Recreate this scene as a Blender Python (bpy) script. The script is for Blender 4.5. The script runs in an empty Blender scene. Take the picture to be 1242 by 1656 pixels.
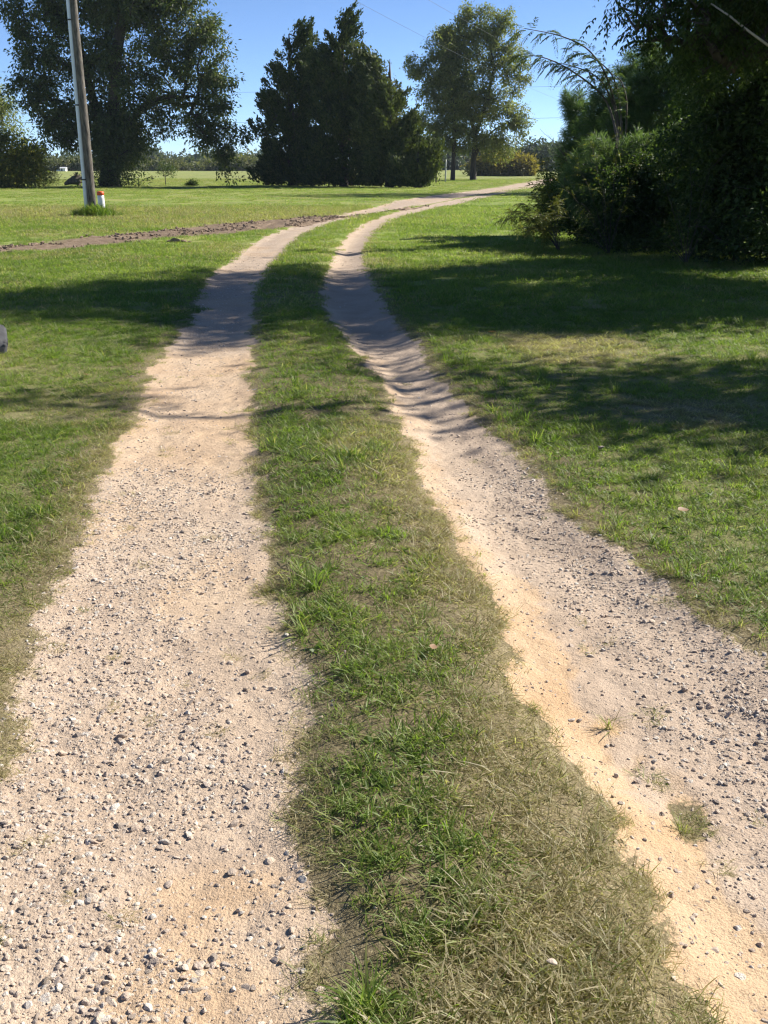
import bpy, math, random
import numpy as np
from mathutils import Vector

R = math.radians
rng = np.random.default_rng(7)
random.seed(7)
scene = bpy.context.scene
COL = scene.collection

# ------------------------------------------------------------------ camera, sky, sun, exposure
CAM_H = 1.60
HAZE = 0.00015
FPX = 1650.0                      # focal length in photo pixels (photo 1242 x 1656)
PITCH = math.atan2(563.0, FPX)    # horizon 563 px above the picture's middle
cam_d = bpy.data.cameras.new('camera')
cam = bpy.data.objects.new('camera', cam_d)
COL.objects.link(cam)
cam_d.sensor_fit = 'VERTICAL'
cam_d.sensor_height = 36.0
cam_d.lens = 36.0 * FPX / 1656.0
cam_d.clip_start = 0.05
cam_d.clip_end = 5000
cam.location = (0, 0, CAM_H)
cam.rotation_euler = (math.pi / 2 - PITCH, 0, 0)
scene.camera = cam

SUN_AZ = R(64)                    # to the right of the viewing direction (+Y)
SUN_EL = R(37)
world = bpy.data.worlds.new('World')
scene.world = world
world.use_nodes = True
wn = world.node_tree.nodes
bg = wn['Background']
sky = wn.new('ShaderNodeTexSky')
sky.sky_type = 'NISHITA'
sky.sun_disc = False
sky.sun_elevation = SUN_EL
sky.sun_rotation = SUN_AZ
sky.altitude = 2500
sky.air_density = 0.6
sky.dust_density = 0.0
sky.ozone_density = 4.5
world.node_tree.links.new(sky.outputs[0], bg.inputs[0])
bg.inputs[1].default_value = 0.092

SUN_DIR = Vector((math.sin(SUN_AZ) * math.cos(SUN_EL), math.cos(SUN_AZ) * math.cos(SUN_EL), math.sin(SUN_EL)))
sun_d = bpy.data.lights.new('sun', 'SUN')
sun_d.energy = 5.0
sun_d.angle = R(0.6)
sun_d.color = (1.0, 0.95, 0.86)
sun = bpy.data.objects.new('sun', sun_d)
COL.objects.link(sun)
sun.rotation_euler = (-SUN_DIR).to_track_quat('-Z', 'Y').to_euler()
sun.location = (20, 10, 30)

vs = scene.view_settings
vs.view_transform = 'Standard'
vs.look = 'None'
vs.exposure = 0.98
vs.gamma = 1.0
vs.use_curve_mapping = False
scene.cycles.max_bounces = 4
scene.cycles.diffuse_bounces = 3
scene.cycles.glossy_bounces = 1
scene.cycles.transmission_bounces = 2
scene.cycles.use_adaptive_sampling = True
scene.cycles.adaptive_threshold = 0.015
scene.cycles.use_denoising = True
scene.cycles.pixel_filter_type = 'BLACKMAN_HARRIS'
scene.cycles.filter_width = 1.25
scene.cycles.transparent_max_bounces = 4
scene.cycles.caustics_reflective = False
scene.cycles.caustics_refractive = False
scene.render.film_transparent = False

# ------------------------------------------------------------------ pixel to place
CP, SP = math.cos(PITCH), math.sin(PITCH)
def ray(px, py):
    u = (np.asarray(px, float) - 621.0) / FPX
    v = (828.0 - np.asarray(py, float)) / FPX
    return u, CP + v * SP, -SP + v * CP
def pix(px, py, z=0.0):
    dx, dy, dz = ray(px, py)
    t = (z - CAM_H) / dz
    return dx * t, dy * t
def at(px, py, Y):
    dx, dy, dz = ray(px, py)
    t = Y / dy
    return np.array([float(dx * t), float(Y), float(CAM_H + dz * t)])
def ppm(Y):                       # photo pixels per metre near the horizon at distance Y
    return FPX / (Y * CP)

# ------------------------------------------------------------------ noise
def _hash(ix, iy, seed):
    h = (ix.astype(np.int64) * 374761393 + iy.astype(np.int64) * 668265263 + seed * 974634777) & 0xFFFFFFFF
    h = ((h ^ (h >> 13)) * 1274126177) & 0xFFFFFFFF
    h = (h ^ (h >> 16)) & 0xFFFFFFFF
    return h / 4294967295.0
def vn(x, y, seed=0):
    x = np.asarray(x, float); y = np.asarray(y, float)
    x, y = np.broadcast_arrays(x, y)
    ix = np.floor(x); iy = np.floor(y)
    fx = x - ix; fy = y - iy
    fx = fx * fx * (3 - 2 * fx); fy = fy * fy * (3 - 2 * fy)
    a = _hash(ix, iy, seed); b = _hash(ix + 1, iy, seed)
    c = _hash(ix, iy + 1, seed); d = _hash(ix + 1, iy + 1, seed)
    return (a * (1 - fx) + b * fx) * (1 - fy) + (c * (1 - fx) + d * fx) * fy
def fbm(x, y, seed=0, o=3):
    s = 0; a = 0.5; t = 0
    x = np.asarray(x, float); y = np.asarray(y, float)
    for k in range(o):
        s = s + a * vn(x, y, seed + 17 * k); t += a
        a *= 0.5; x = x * 2.03 + 11.3; y = y * 2.03 + 5.7
    return s / t
def sst(a, b, x):
    t = np.clip((x - a) / (b - a), 0, 1)
    return t * t * (3 - 2 * t)

# ------------------------------------------------------------------ wheel tracks and terrain
def edge(pts, z=0.0):
    a = np.array(pts, float)
    X, Y = pix(a[:, 0], a[:, 1], z)
    o = np.argsort(Y)
    Y, X = Y[o], X[o]
    return lambda y: np.interp(y, Y, X, left=None, right=None)
LTL = edge([(-330, 2600), (-110, 1656), (-60, 1500), (-15, 1320), (10, 1200), (25, 1100), (45, 1050), (80, 1000), (112, 950), (135, 900), (150, 850),
            (160, 790), (170, 750), (205, 700), (232, 650), (246, 600), (272, 562), (300, 530), (314, 500), (322, 470), (345, 442),
            (375, 420), (402, 400), (428, 385), (452, 376), (500, 362), (542, 350), (598, 338), (640, 325), (700, 316.5), (765, 308.5), (820, 300), (870, 291), (930, 283), (1100, 276)], -0.02)
LTR = edge([(470, 2600), (505, 1656), (528, 1600), (540, 1500), (520, 1400), (492, 1340), (492, 1270), (498, 1200), (487, 1100), (458, 1050), (440, 1000),
            (450, 950), (438, 900), (430, 850), (421, 800), (407, 700), (409, 600), (412, 560), (414, 500), (419, 470), (436, 440),
            (451, 420), (468, 400), (487, 385), (502, 376), (560, 361), (614, 347), (673, 334.5), (740, 321), (800, 312), (880, 296), (960, 286), (1120, 277)], -0.02)
RTL = edge([(1350, 2600), (1108, 1656), (1088, 1600), (1060, 1500), (1024, 1400), (1002, 1300), (942, 1250), (900, 1200), (855, 1150), (828, 1100), (832, 1050),
            (812, 1000), (785, 950), (752, 900), (730, 850), (700, 810), (668, 750), (655, 700), (630, 650), (606, 600), (577, 570),
            (552, 540), (524, 500), (516, 470), (523, 450), (530, 430), (546, 400), (564, 380), (590, 362), (631, 347), (673, 336), (735, 322.5), (800, 312.5), (878, 296.5), (960, 286), (1120, 277)], 0.0)
RTR = edge([(2700, 2600), (1850, 1656), (1580, 1400), (1375, 1200), (1265, 1100), (1210, 1050), (1135, 1000), (1070, 950), (1000, 900), (932, 850),
            (884, 800), (848, 750), (796, 700), (745, 650), (704, 600), (668, 550), (642, 520), (622, 490), (606, 460), (596, 440),
            (590, 420), (591, 400), (605, 380), (632, 362), (665, 350), (711, 338), (762, 326), (822, 311), (890, 297.5), (960, 288), (1120, 279)], -0.03)
_ta = np.array([(-400, 425), (-200, 414), (0, 403), (100, 395), (200, 386), (300, 376), (400, 368), (460, 363), (510, 357), (545, 352), (600, 346.5), (645, 341), (690, 334)], float)
_tX, _tY = pix(_ta[:, 0], _ta[:, 1])

def wob(Y, s, amp):
    return (fbm(Y * 1.7, 3.1 * s, 50 + s, 3) - 0.5) * amp
def fields(X, Y):
    """signed distances to the track edges etc.; positive inside"""
    far = 1 + np.clip(Y - 10, 0, 200) * 0.04
    n = (fbm(X * 5.0, Y * 4.0, 3, 3) - 0.5) * 0.24
    n2 = (fbm(X * 21.0, Y * 17.0, 4, 2) - 0.5) * 0.10
    sl = np.minimum(X - LTL(Y) + 0.1 * (vn(Y * 0.9, 0.3, 9) - .5), LTR(Y) - X)
    sr = np.minimum(X - RTL(Y), RTR(Y) - X)
    inr = (Y > 0.2) & (Y < 260)
    sl = np.where(inr, sl, -1); sr = np.where(inr, sr, -1)
    ml = sst(-0.05, 0.07, sl + n + n2)
    mr = sst(-0.05, 0.07, sr + n * 0.7 + n2)
    # little strip of grass inside the near part of the rut
    a1, b1 = pix(1075, 1255, -.05); a2, b2 = pix(1175, 1400, -.05)
    t = np.clip(((X - a1) * (a2 - a1) + (Y - b1) * (b2 - b1)) / ((a2 - a1) ** 2 + (b2 - b1) ** 2), 0, 1)
    dd = np.hypot(X - a1 - t * (a2 - a1), Y - b1 - t * (b2 - b1))
    mr = mr * (1 - 0.80 * sst(0.06, 0.02, dd + n * .35 + n2 * .5) * (0.4 + 0.6 * sst(.35, .5, fbm(X * 9, Y * 9, 6, 2))))
    # trench
    yc = np.interp(X, _tX, _tY)
    hw = 1.20 + 1.3 * sst(-8, -3.6, X) * sst(-1.2, -2.6, X) - .7 * sst(-2.2, -.8, X)
    st = hw - np.abs(Y - yc) * 0.93
    st = np.where((X > -30) & (X < _tX[-1] + 0.1), st, -1)
    mt = sst(-0.15, 0.15, st + (fbm(X * 1.6, Y * 1.2, 21, 3) - .5) * 1.3)
    return sl, sr, ml, mr, st, mt

def height(X, Y, f=None):
    X = np.asarray(X, float); Y = np.asarray(Y, float)
    sl, sr, ml, mr, st, mt = f or fields(X, Y)
    z = (fbm(X * 0.11, Y * 0.11, 31, 2) - .5) * 0.10 * sst(3, 14, np.hypot(X, Y))
    z = z + (fbm(X * 0.9, Y * 0.9, 32, 2) - .5) * 0.045 * (1 - .6 * np.maximum(ml, mr)) + (fbm(X * 4, Y * 4, 33, 2) - .5) * 0.02
    dl = 0.025 + 0.02 * sst(8, 12, Y)
    z = z - dl * sst(-0.12, 0.22, sl)
    # the deeper rut
    dr = 0.052 + 0.022 * sst(6.5, 11, Y) * sst(17, 12, Y)
    dr = dr * sst(40, 18, Y)
    u = X - RTL(Y); w = RTR(Y) - X
    sm = np.where((Y > .2) & (Y < 260), sst(-0.08, 0.22, u + (fbm(X * 3, Y * 3, 36, 2) - .5) * .12) * sst(-0.12, 0.3, w), 0)
    z = z - dr * sm
    # mounded strip between the ruts
    c = (LTR(Y) + RTL(Y)) / 2; hw = np.maximum((RTL(Y) - LTR(Y)) / 2, 0.05)
    z = z + np.where((Y > .2) & (Y < 40), 0.035 * np.clip(1 - ((X - c) / hw) ** 2, 0, 1), 0)
    # broken earth of the filled trench
    z = z + mt * (-0.01 + 0.13 * (fbm(X * 2.6, Y * 2.6, 41, 3) - .42))
    # stones pressed in, small lumps of the bare surface
    tr = np.maximum(ml, mr)
    z = z + tr * ((fbm(X * 26, Y * 26, 44, 2) - .5) * 0.012 + (fbm(X * 9, Y * 7, 45, 2) - .5) * 0.016) * sst(14, 6, Y)
    return z

# ------------------------------------------------------------------ mesh helpers
def mesh_np(name, V, F, mat=None, smooth=False):
    V = np.asarray(V, np.float32); F = np.asarray(F, np.int32)
    me = bpy.data.meshes.new(name)
    nf, k = F.shape
    me.vertices.add(len(V)); me.vertices.foreach_set('co', V.ravel())
    me.loops.add(nf * k); me.loops.foreach_set('vertex_index', F.ravel())
    me.polygons.add(nf)
    me.polygons.foreach_set('loop_start', np.arange(0, nf * k, k, dtype=np.int32))
    me.polygons.foreach_set('loop_total', np.full(nf, k, np.int32))
    me.polygons.foreach_set('use_smooth', np.full(nf, smooth))
    me.update(calc_edges=True)
    if mat: me.materials.append(mat)
    return me
def link(name, me, parent=None, **props):
    o = bpy.data.objects.new(name, me)
    COL.objects.link(o)
    if parent: o.parent = parent
    for k, v in props.items(): o[k] = v
    return o
def empty(name, loc=(0, 0, 0), **props):
    o = bpy.data.objects.new(name, None)
    COL.objects.link(o)
    o.location = loc
    o.empty_display_size = 0.2
    for k, v in props.items(): o[k] = v
    return o
class Acc:
    def __init__(s): s.V = []; s.F = []; s.n = 0
    def add(s, V, F):
        V = np.asarray(V, float); F = np.asarray(F, int)
        s.V.append(V); s.F.append(F + s.n); s.n += len(V)
    def mesh(s, name, mat, smooth=False):
        F = s.F
        k = max(f.shape[1] for f in F)
        if any(f.shape[1] != k for f in F):     # mixed: go to triangles
            T = []
            for f in F:
                if f.shape[1] == 3: T.append(f)
                else: T += [f[:, [0, 1, 2]], f[:, [0, 2, 3]]]
            F = T
        return mesh_np(name, np.vstack(s.V), np.vstack(F), mat, smooth)

def norm(a):
    return a / np.maximum(np.linalg.norm(a, axis=-1, keepdims=True), 1e-9)
def tubes(A, B, ra, rb, sides):
    """many tapered prisms at once"""
    A = np.asarray(A, float); B = np.asarray(B, float)
    n = len(A)
    d = norm(B - A)
    h = np.where(np.abs(d[:, 2:3]) > 0.9, np.array([[1.0, 0, 0]]), np.array([[0, 0, 1.0]]))
    u = norm(np.cross(d, h)); v = np.cross(d, u)
    ang = np.arange(sides) * 2 * math.pi / sides
    ca, sa = np.cos(ang), np.sin(ang)
    ring = u[:, None, :] * ca[None, :, None] + v[:, None, :] * sa[None, :, None]
    V = np.concatenate([A[:, None] + ring * np.asarray(ra)[:, None, None], B[:, None] + ring * np.asarray(rb)[:, None, None]], 1).reshape(-1, 3)
    i = np.arange(sides); j = (i + 1) % sides
    f = np.stack([i, j, j + sides, i + sides], 1)
    F = (f[None] + (np.arange(n) * 2 * sides)[:, None, None]).reshape(-1, 4)
    return V, F
def tube_path(P, r, sides=8):
    """one continuous tube along points P, radii r"""
    P = np.asarray(P, float); r = np.broadcast_to(np.asarray(r, float), (len(P),))
    T = norm(np.gradient(P, axis=0))
    u = np.cross(T[0], [0.3, 1, 0.2]); V = []
    for k in range(len(P)):
        u = u - T[k] * np.dot(u, T[k]); u = u / np.linalg.norm(u)
        w = np.cross(T[k], u)
        for s in range(sides):
            a = s * 2 * math.pi / sides
            V.append(P[k] + r[k] * (u * math.cos(a) + w * math.sin(a)))
    F = []
    for k in range(len(P) - 1):
        for s in range(sides):
            F.append([k * sides + s, k * sides + (s + 1) % sides, (k + 1) * sides + (s + 1) % sides, (k + 1) * sides + s])
    n = len(V)
    V += [P[0], P[-1]]
    for s in range(sides):
        F.append([n, (s + 1) % sides, s, s])
        F.append([n + 1, (len(P) - 1) * sides + s, (len(P) - 1) * sides + (s + 1) % sides, (len(P) - 1) * sides + (s + 1) % sides])
    T3 = []
    for f in F:
        if len(set(f)) == 3: T3.append(list(dict.fromkeys(f)))
        else: T3 += [[f[0], f[1], f[2]], [f[0], f[2], f[3]]]
    return np.array(V), np.array(T3)
def box(c, s, rz=0.0, jit=0.0):
    V = np.array([[x, y, z] for z in (-.5, .5) for y in (-.5, .5) for x in (-.5, .5)]) * np.array(s)
    if jit: V = V + rng.normal(0, jit, V.shape)
    ca, sa = math.cos(rz), math.sin(rz)
    V = np.stack([V[:, 0] * ca - V[:, 1] * sa, V[:, 0] * sa + V[:, 1] * ca, V[:, 2]], 1) + np.array(c)
    F = np.array([[0, 2, 3, 1], [4, 5, 7, 6], [0, 1, 5, 4], [2, 6, 7, 3], [0, 4, 6, 2], [1, 3, 7, 5]])
    return V, F

# ------------------------------------------------------------------ materials
def new_mat(name):
    m = bpy.data.materials.new(name); m.use_nodes = True
    nt = m.node_tree
    return m, nt.nodes, nt.links, nt.nodes['Principled BSDF'], nt.nodes['Material Output']
def mixc(n, l, fac, a, b, mode='MIX'):
    x = n.new('ShaderNodeMix'); x.data_type = 'RGBA'; x.blend_type = mode
    for sock, val in ((x.inputs[0], fac), (x.inputs[6], a), (x.inputs[7], b)):
        if hasattr(val, 'is_linked'): l.new(val, sock)
        elif isinstance(val, (int, float)): sock.default_value = val
        else: sock.default_value = (*val, 1.0)
    return x.outputs[2]
def math_n(n, l, op, a, b=None, clamp=False):
    x = n.new('ShaderNodeMath'); x.operation = op; x.use_clamp = clamp
    for i, val in enumerate((a, b)):
        if val is None: continue
        if hasattr(val, 'is_linked'): l.new(val, x.inputs[i])
        else: x.inputs[i].default_value = val
    return x.outputs[0]
def noise_n(n, l, vec, scale, detail=3, rough=0.55):
    x = n.new('ShaderNodeTexNoise'); x.inputs['Scale'].default_value = scale
    x.inputs['Detail'].default_value = detail; x.inputs['Roughness'].default_value = rough
    if vec is not None: l.new(vec, x.inputs['Vector'])
    return x.outputs[0]
def maprange(n, l, v, a, b, c=0.0, d=1.0):
    x = n.new('ShaderNodeMapRange'); x.inputs[1].default_value = a; x.inputs[2].default_value = b
    x.inputs[3].default_value = c; x.inputs[4].default_value = d
    l.new(v, x.inputs[0]); return x.outputs[0]
def ramp(n, l, fac, stops):
    x = n.new('ShaderNodeValToRGB'); cr = x.color_ramp
    while len(cr.elements) < len(stops): cr.elements.new(0.5)
    for e, (p, c) in zip(cr.elements, stops): e.position = p; e.color = (*c, 1)
    l.new(fac, x.inputs[0]); return x.outputs[0]
def attr_n(n, name, kind='GEOMETRY'):
    x = n.new('ShaderNodeAttribute'); x.attribute_name = name; x.attribute_type = kind
    return x.outputs['Fac']

def leaf_mat(name, stops, transl=0.35, rough=0.5, clump=0.6, tcol=(1.25, 1.35, 0.55), spec=0.4):
    m, n, l, b, out = new_mat(name)
    g = n.new('ShaderNodeNewGeometry'); tc = n.new('ShaderNodeTexCoord')
    big = noise_n(n, l, tc.outputs['Object'], clump, 2)
    f = math_n(n, l, 'ADD', math_n(n, l, 'MULTIPLY', g.outputs['Random Per Island'], 0.55), math_n(n, l, 'MULTIPLY', big, 0.45))
    c = ramp(n, l, f, stops)
    l.new(c, b.inputs['Base Color'])
    b.inputs['Roughness'].default_value = rough
    b.inputs['Specular IOR Level'].default_value = spec
    t = n.new('ShaderNodeBsdfTranslucent')
    l.new(mixc(n, l, 1.0, c, tcol, 'MULTIPLY'), t.inputs[0])
    mx = n.new('ShaderNodeMixShader'); mx.inputs[0].default_value = transl
    l.new(b.outputs[0], mx.inputs[1]); l.new(t.outputs[0], mx.inputs[2])
    l.new(mx.outputs[0], out.inputs[0])
    return m
def bark_mat(name, a, b2, scale=6.0):
    m, n, l, b, out = new_mat(name)
    tc = n.new('ShaderNodeTexCoord'); mp = n.new('ShaderNodeMapping')
    l.new(tc.outputs['Object'], mp.inputs[0]); mp.inputs['Scale'].default_value = (1, 1, 0.18)
    f = noise_n(n, l, mp.outputs[0], scale, 5, 0.65)
    l.new(ramp(n, l, f, [(0.3, a), (0.7, b2)]), b.inputs['Base Color'])
    b.inputs['Roughness'].default_value = 0.9
    bp = n.new('ShaderNodeBump'); bp.inputs['Strength'].default_value = 0.6; bp.inputs['Distance'].default_value = 0.03
    l.new(f, bp.inputs['Height']); l.new(bp.outputs[0], b.inputs['Normal'])
    return m
def plain_mat(name, col, rough=0.6, var=0.25, scale=8.0, bump=0.0, metal=0.0):
    m, n, l, b, out = new_mat(name)
    tc = n.new('ShaderNodeTexCoord')
    f = noise_n(n, l, tc.outputs['Object'], scale, 5, 0.6)
    a = tuple(c * (1 - var) for c in col); c2 = tuple(min(1, c * (1 + var)) for c in col)
    l.new(ramp(n, l, f, [(0.3, a), (0.7, c2)]), b.inputs['Base Color'])
    b.inputs['Roughness'].default_value = rough; b.inputs['Metallic'].default_value = metal
    if bump:
        bp = n.new('ShaderNodeBump'); bp.inputs['Strength'].default_value = bump; bp.inputs['Distance'].default_value = 0.01
        l.new(f, bp.inputs['Height']); l.new(bp.outputs[0], b.inputs['Normal'])
    return m

def ground_material():
    m, n, l, b, out = new_mat('earth')
    tc = n.new('ShaderNodeTexCoord'); P = tc.outputs['Object']
    track = attr_n(n, 'track'); pale = attr_n(n, 'pale'); orange = attr_n(n, 'orange'); dirt = attr_n(n, 'dirt'); turf = attr_n(n, 'turf'); dry = attr_n(n, 'dry')
    n1 = noise_n(n, l, P, 2.2, 4); n2 = noise_n(n, l, P, 34, 4, 0.65); n3 = noise_n(n, l, P, 190, 3, 0.6)
    # thatch under the grass
    thatch = ramp(n, l, noise_n(n, l, P, 85, 4, 0.75), [(0.3, (0.045, 0.037, 0.02)), (0.48, (0.12, 0.095, 0.052)), (0.62, (0.22, 0.18, 0.10)), (0.75, (0.42, 0.35, 0.22))])
    tfar = ramp(n, l, noise_n(n, l, P, 0.35, 5, 0.6), [(0.3, (0.17, 0.24, 0.05)), (0.5, (0.23, 0.285, 0.068)), (0.72, (0.33, 0.31, 0.11))])
    lawn = mixc(n, l, turf, thatch, tfar)
    strawc = ramp(n, l, noise_n(n, l, P, 110, 4, 0.8), [(0.32, (0.07, 0.055, 0.03)), (0.48, (0.19, 0.15, 0.085)), (0.60, (0.34, 0.28, 0.17)), (0.72, (0.55, 0.46, 0.30))])
    lawn = mixc(n, l, math_n(n, l, 'MULTIPLY', dry, 0.8, True), lawn, strawc)
    # bare sand and fine grit
    sand = ramp(n, l, n1, [(0.3, (0.43, 0.325, 0.235)), (0.7, (0.52, 0.405, 0.30))])
    grey = ramp(n, l, n1, [(0.3, (0.37, 0.285, 0.215)), (0.7, (0.47, 0.37, 0.285))])
    sand = mixc(n, l, pale, sand, grey)
    ora = ramp(n, l, n1, [(0.3, (0.49, 0.325, 0.185)), (0.7, (0.54, 0.395, 0.255))])
    sand = mixc(n, l, orange, sand, ora)
    grit = ramp(n, l, n3, [(0.30, (0.42, 0.40, 0.40)), (0.45, (0.92, 0.91, 0.9)), (0.6, (1, 1, 1)), (0.75, (1.2, 1.18, 1.15))])
    sand = mixc(n, l, 0.7, sand, mixc(n, l, 1.0, sand, grit, 'MULTIPLY'))
    vo = n.new('ShaderNodeTexVoronoi'); vo.inputs['Scale'].default_value = 55; l.new(P, vo.inputs['Vector'])
    peb = ramp(n, l, vo.outputs['Color'], [(0.25, (0.22, 0.19, 0.17)), (0.5, (0.42, 0.35, 0.29)), (0.9, (0.58, 0.50, 0.43))])
    gravel = math_n(n, l, 'MULTIPLY', attr_n(n, 'gravel'), attr_n(n, 'coarse'))
    pm = math_n(n, l, 'MULTIPLY', gravel, maprange(n, l, vo.outputs['Distance'], 0.42, 0.30), True)
    sand = mixc(n, l, math_n(n, l, 'MULTIPLY', pm, 0.7), sand, peb)
    # edge of the track broken up at a fine scale
    tm = maprange(n, l, math_n(n, l, 'ADD', track, math_n(n, l, 'MULTIPLY', math_n(n, l, 'SUBTRACT', noise_n(n, l, P, 60, 4, 0.75), 0.5), 1.7)), 0.40, 0.60)
    col = mixc(n, l, tm, lawn, sand)
    dirtc = ramp(n, l, noise_n(n, l, P, 7, 5, 0.7), [(0.25, (0.105, 0.073, 0.048)), (0.5, (0.21, 0.152, 0.103)), (0.75, (0.32, 0.24, 0.17))])
    col = mixc(n, l, dirt, col, dirtc)
    l.new(col, b.inputs['Base Color'])
    b.inputs['Roughness'].default_value = 0.95
    b.inputs['Specular IOR Level'].default_value = 0.15
    h = math_n(n, l, 'ADD', math_n(n, l, 'MULTIPLY', n2, 1.0), math_n(n, l, 'MULTIPLY', n3, 0.35))
    h = math_n(n, l, 'SUBTRACT', h, math_n(n, l, 'MULTIPLY', math_n(n, l, 'MULTIPLY', vo.outputs['Distance'], gravel), 1.2))
    bp = n.new('ShaderNodeBump'); bp.inputs['Strength'].default_value = 0.75; bp.inputs['Distance'].default_value = 0.012
    l.new(h, bp.inputs['Height']); l.new(bp.outputs[0], b.inputs['Normal'])
    return m
M_EARTH = ground_material()

def grass_material(name, greens, straw=((0.24, 0.19, 0.10), (0.62, 0.53, 0.35)), transl=0.58):
    m, n, l, b, out = new_mat(name)
    g = n.new('ShaderNodeNewGeometry')
    isl = g.outputs['Random Per Island']
    dry = attr_n(n, 'dry', 'INSTANCER'); tint = attr_n(n, 'tint', 'INSTANCER')
    f = math_n(n, l, 'ADD', math_n(n, l, 'MULTIPLY', isl, 0.5), math_n(n, l, 'MULTIPLY', tint, 0.5))
    green = ramp(n, l, f, greens)
    r2 = math_n(n, l, 'FRACT', math_n(n, l, 'MULTIPLY', isl, 37.7))
    r3 = math_n(n, l, 'FRACT', math_n(n, l, 'MULTIPLY', isl, 113.3))
    st = mixc(n, l, r3, straw[0], straw[1])
    k = maprange(n, l, math_n(n, l, 'SUBTRACT', dry, r2), -0.12, 0.12)
    col = mixc(n, l, k, green, st)
    l.new(col, b.inputs['Base Color'])
    b.inputs['Roughness'].default_value = 0.48
    b.inputs['Specular IOR Level'].default_value = 0.35
    t = n.new('ShaderNodeBsdfTranslucent')
    l.new(mixc(n, l, 1.0, col, (1.1, 1.3, 0.5), 'MULTIPLY'), t.inputs[0])
    mx = n.new('ShaderNodeMixShader'); mx.inputs[0].default_value = transl
    l.new(b.outputs[0], mx.inputs[1]); l.new(t.outputs[0], mx.inputs[2])
    l.new(mx.outputs[0], out.inputs[0])
    return m
GREENS = [(0.1, (0.075, 0.128, 0.026)), (0.4, (0.155, 0.225, 0.046)), (0.65, (0.240, 0.300, 0.070)), (0.95, (0.370, 0.390, 0.13))]
M_GRASS = grass_material('turf_grass', GREENS)

def stone_material():
    m, n, l, b, out = new_mat('pebble')
    oi = n.new('ShaderNodeObjectInfo'); tc = n.new('ShaderNodeTexCoord')
    r = oi.outputs['Random']
    c = ramp(n, l, r, [(0.0, (0.22, 0.18, 0.15)), (0.10, (0.38, 0.31, 0.26)), (0.28, (0.57, 0.445, 0.35)), (0.5, (0.63, 0.51, 0.42)), (0.7, (0.68, 0.55, 0.43)), (0.86, (0.60, 0.555, 0.50)), (1.0, (0.82, 0.74, 0.64))])
    f = noise_n(n, l, tc.outputs['Object'], 2.5, 5, 0.65)
    c = mixc(n, l, maprange(n, l, f, 0.35, 0.7), c, mixc(n, l, 0.6, c, (0.52, 0.42, 0.31)))
    l.new(c, b.inputs['Base Color']); b.inputs['Roughness'].default_value = 0.85
    b.inputs['Specular IOR Level'].default_value = 0.25
    bp = n.new('ShaderNodeBump'); bp.inputs['Strength'].default_value = 0.5; bp.inputs['Distance'].default_value = 0.15
    l.new(noise_n(n, l, tc.outputs['Object'], 5, 5, 0.7), bp.inputs['Height']); l.new(bp.outputs[0], b.inputs['Normal'])
    return m
M_STONE = stone_material()
M_CLOD = plain_mat('clod', (0.21, 0.152, 0.105), 0.95, 0.35, 3.0, 0.6)

# ------------------------------------------------------------------ ground sheet, wheel tracks, trench
def grid_coords():
    xs = list(np.arange(-3.3, 2.4, 0.02))
    s = 0.02; x = xs[-1]; right = []
    while x < 900: s *= 1.1; x += s; right.append(x)
    s = 0.02; x = xs[0]; left = []
    while x > -900: s *= 1.1; x -= s; left.append(x)
    xs = np.array(left[::-1] + xs + right)
    ys = [-60, -30, -12, -5, -2, -0.5, 0.3, 0.8]; y = 0.8
    while y < 1600: y += 0.013 + 0.0085 * y; ys.append(y)
    return xs, np.array(ys)
GX, GY = grid_coords()

def track_colour(X, Y, f):
    sl, sr, ml, mr, st, mt = f
    # orange washed sand along the inner bank of the deeper rut, and in places on the left track
    u = X - RTL(Y)
    wo = 0.13 + 0.14 * (fbm(Y * 2.1, 7.7, 61, 2) - .5) + 0.10 * sst(3.6, 2.0, Y)
    o = sst(wo + 0.05, wo - 0.05, u + (fbm(X * 7, Y * 5, 62, 3) - .5) * .40 + (fbm(X * 24, Y * 20, 66, 2) - .5) * .16) * (0.45 + 0.5 * sst(5.5, 2.6, Y)) * sst(11, 7, Y)
    ol = sst(0.52, 0.68, fbm(X * 1.6 + 3, Y * 1.3, 63, 3)) * 0.55 * sst(-0.05, 0.2, LTR(Y) - X) * .7
    ol = np.maximum(ol, 0.72 * sst(4.6, 6.2, Y) * sst(10.0, 8.6, Y) * (0.5 + fbm(X * 3, Y * 3, 64, 2) * .6))
    ol = np.maximum(ol, 0.75 * sst(.26, .06, np.hypot(X + 0.42, (Y - 1.75) * .55) + (fbm(X * 6, Y * 6, 65, 2) - .5) * .25))
    orange = np.where(X < (LTR(Y) + RTL(Y)) / 2, ol, o)
    pale = np.where(X < (LTR(Y) + RTL(Y)) / 2, 0.15 + 0.5 * sst(9, 16, Y), 0.75 * sst(0.1, 0.45, u))
    gravel = gravel_density(X, Y)
    return orange, pale, gravel
def gravel_density(X, Y):
    c = (LTR(Y) + RTL(Y)) / 2
    ul = (X - LTL(Y)) / np.maximum(LTR(Y) - LTL(Y), .1)
    gl = (0.22 + 0.78 * sst(0.92, 0.50, ul + (fbm(X * 2.5, Y * 2.5, 71, 2) - .5) * .8)) * (1 - 0.70 * sst(4.8, 6.0, Y) * sst(10.5, 9.0, Y))
    ur = (X - RTL(Y)) / np.maximum(RTR(Y) - RTL(Y), .1)
    gr = 0.13 + 0.70 * sst(0.25, 0.62, ur + (fbm(X * 3, Y * 3, 72, 2) - .5) * .5) * sst(7.5, 4.0, Y) + 0.45 * sst(14, 20, Y)
    g = np.where(X < c, gl, gr) * (0.55 + 0.9 * fbm(X * 3.3, Y * 3.3, 73, 2))
    return np.clip(g, 0, 1)
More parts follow.
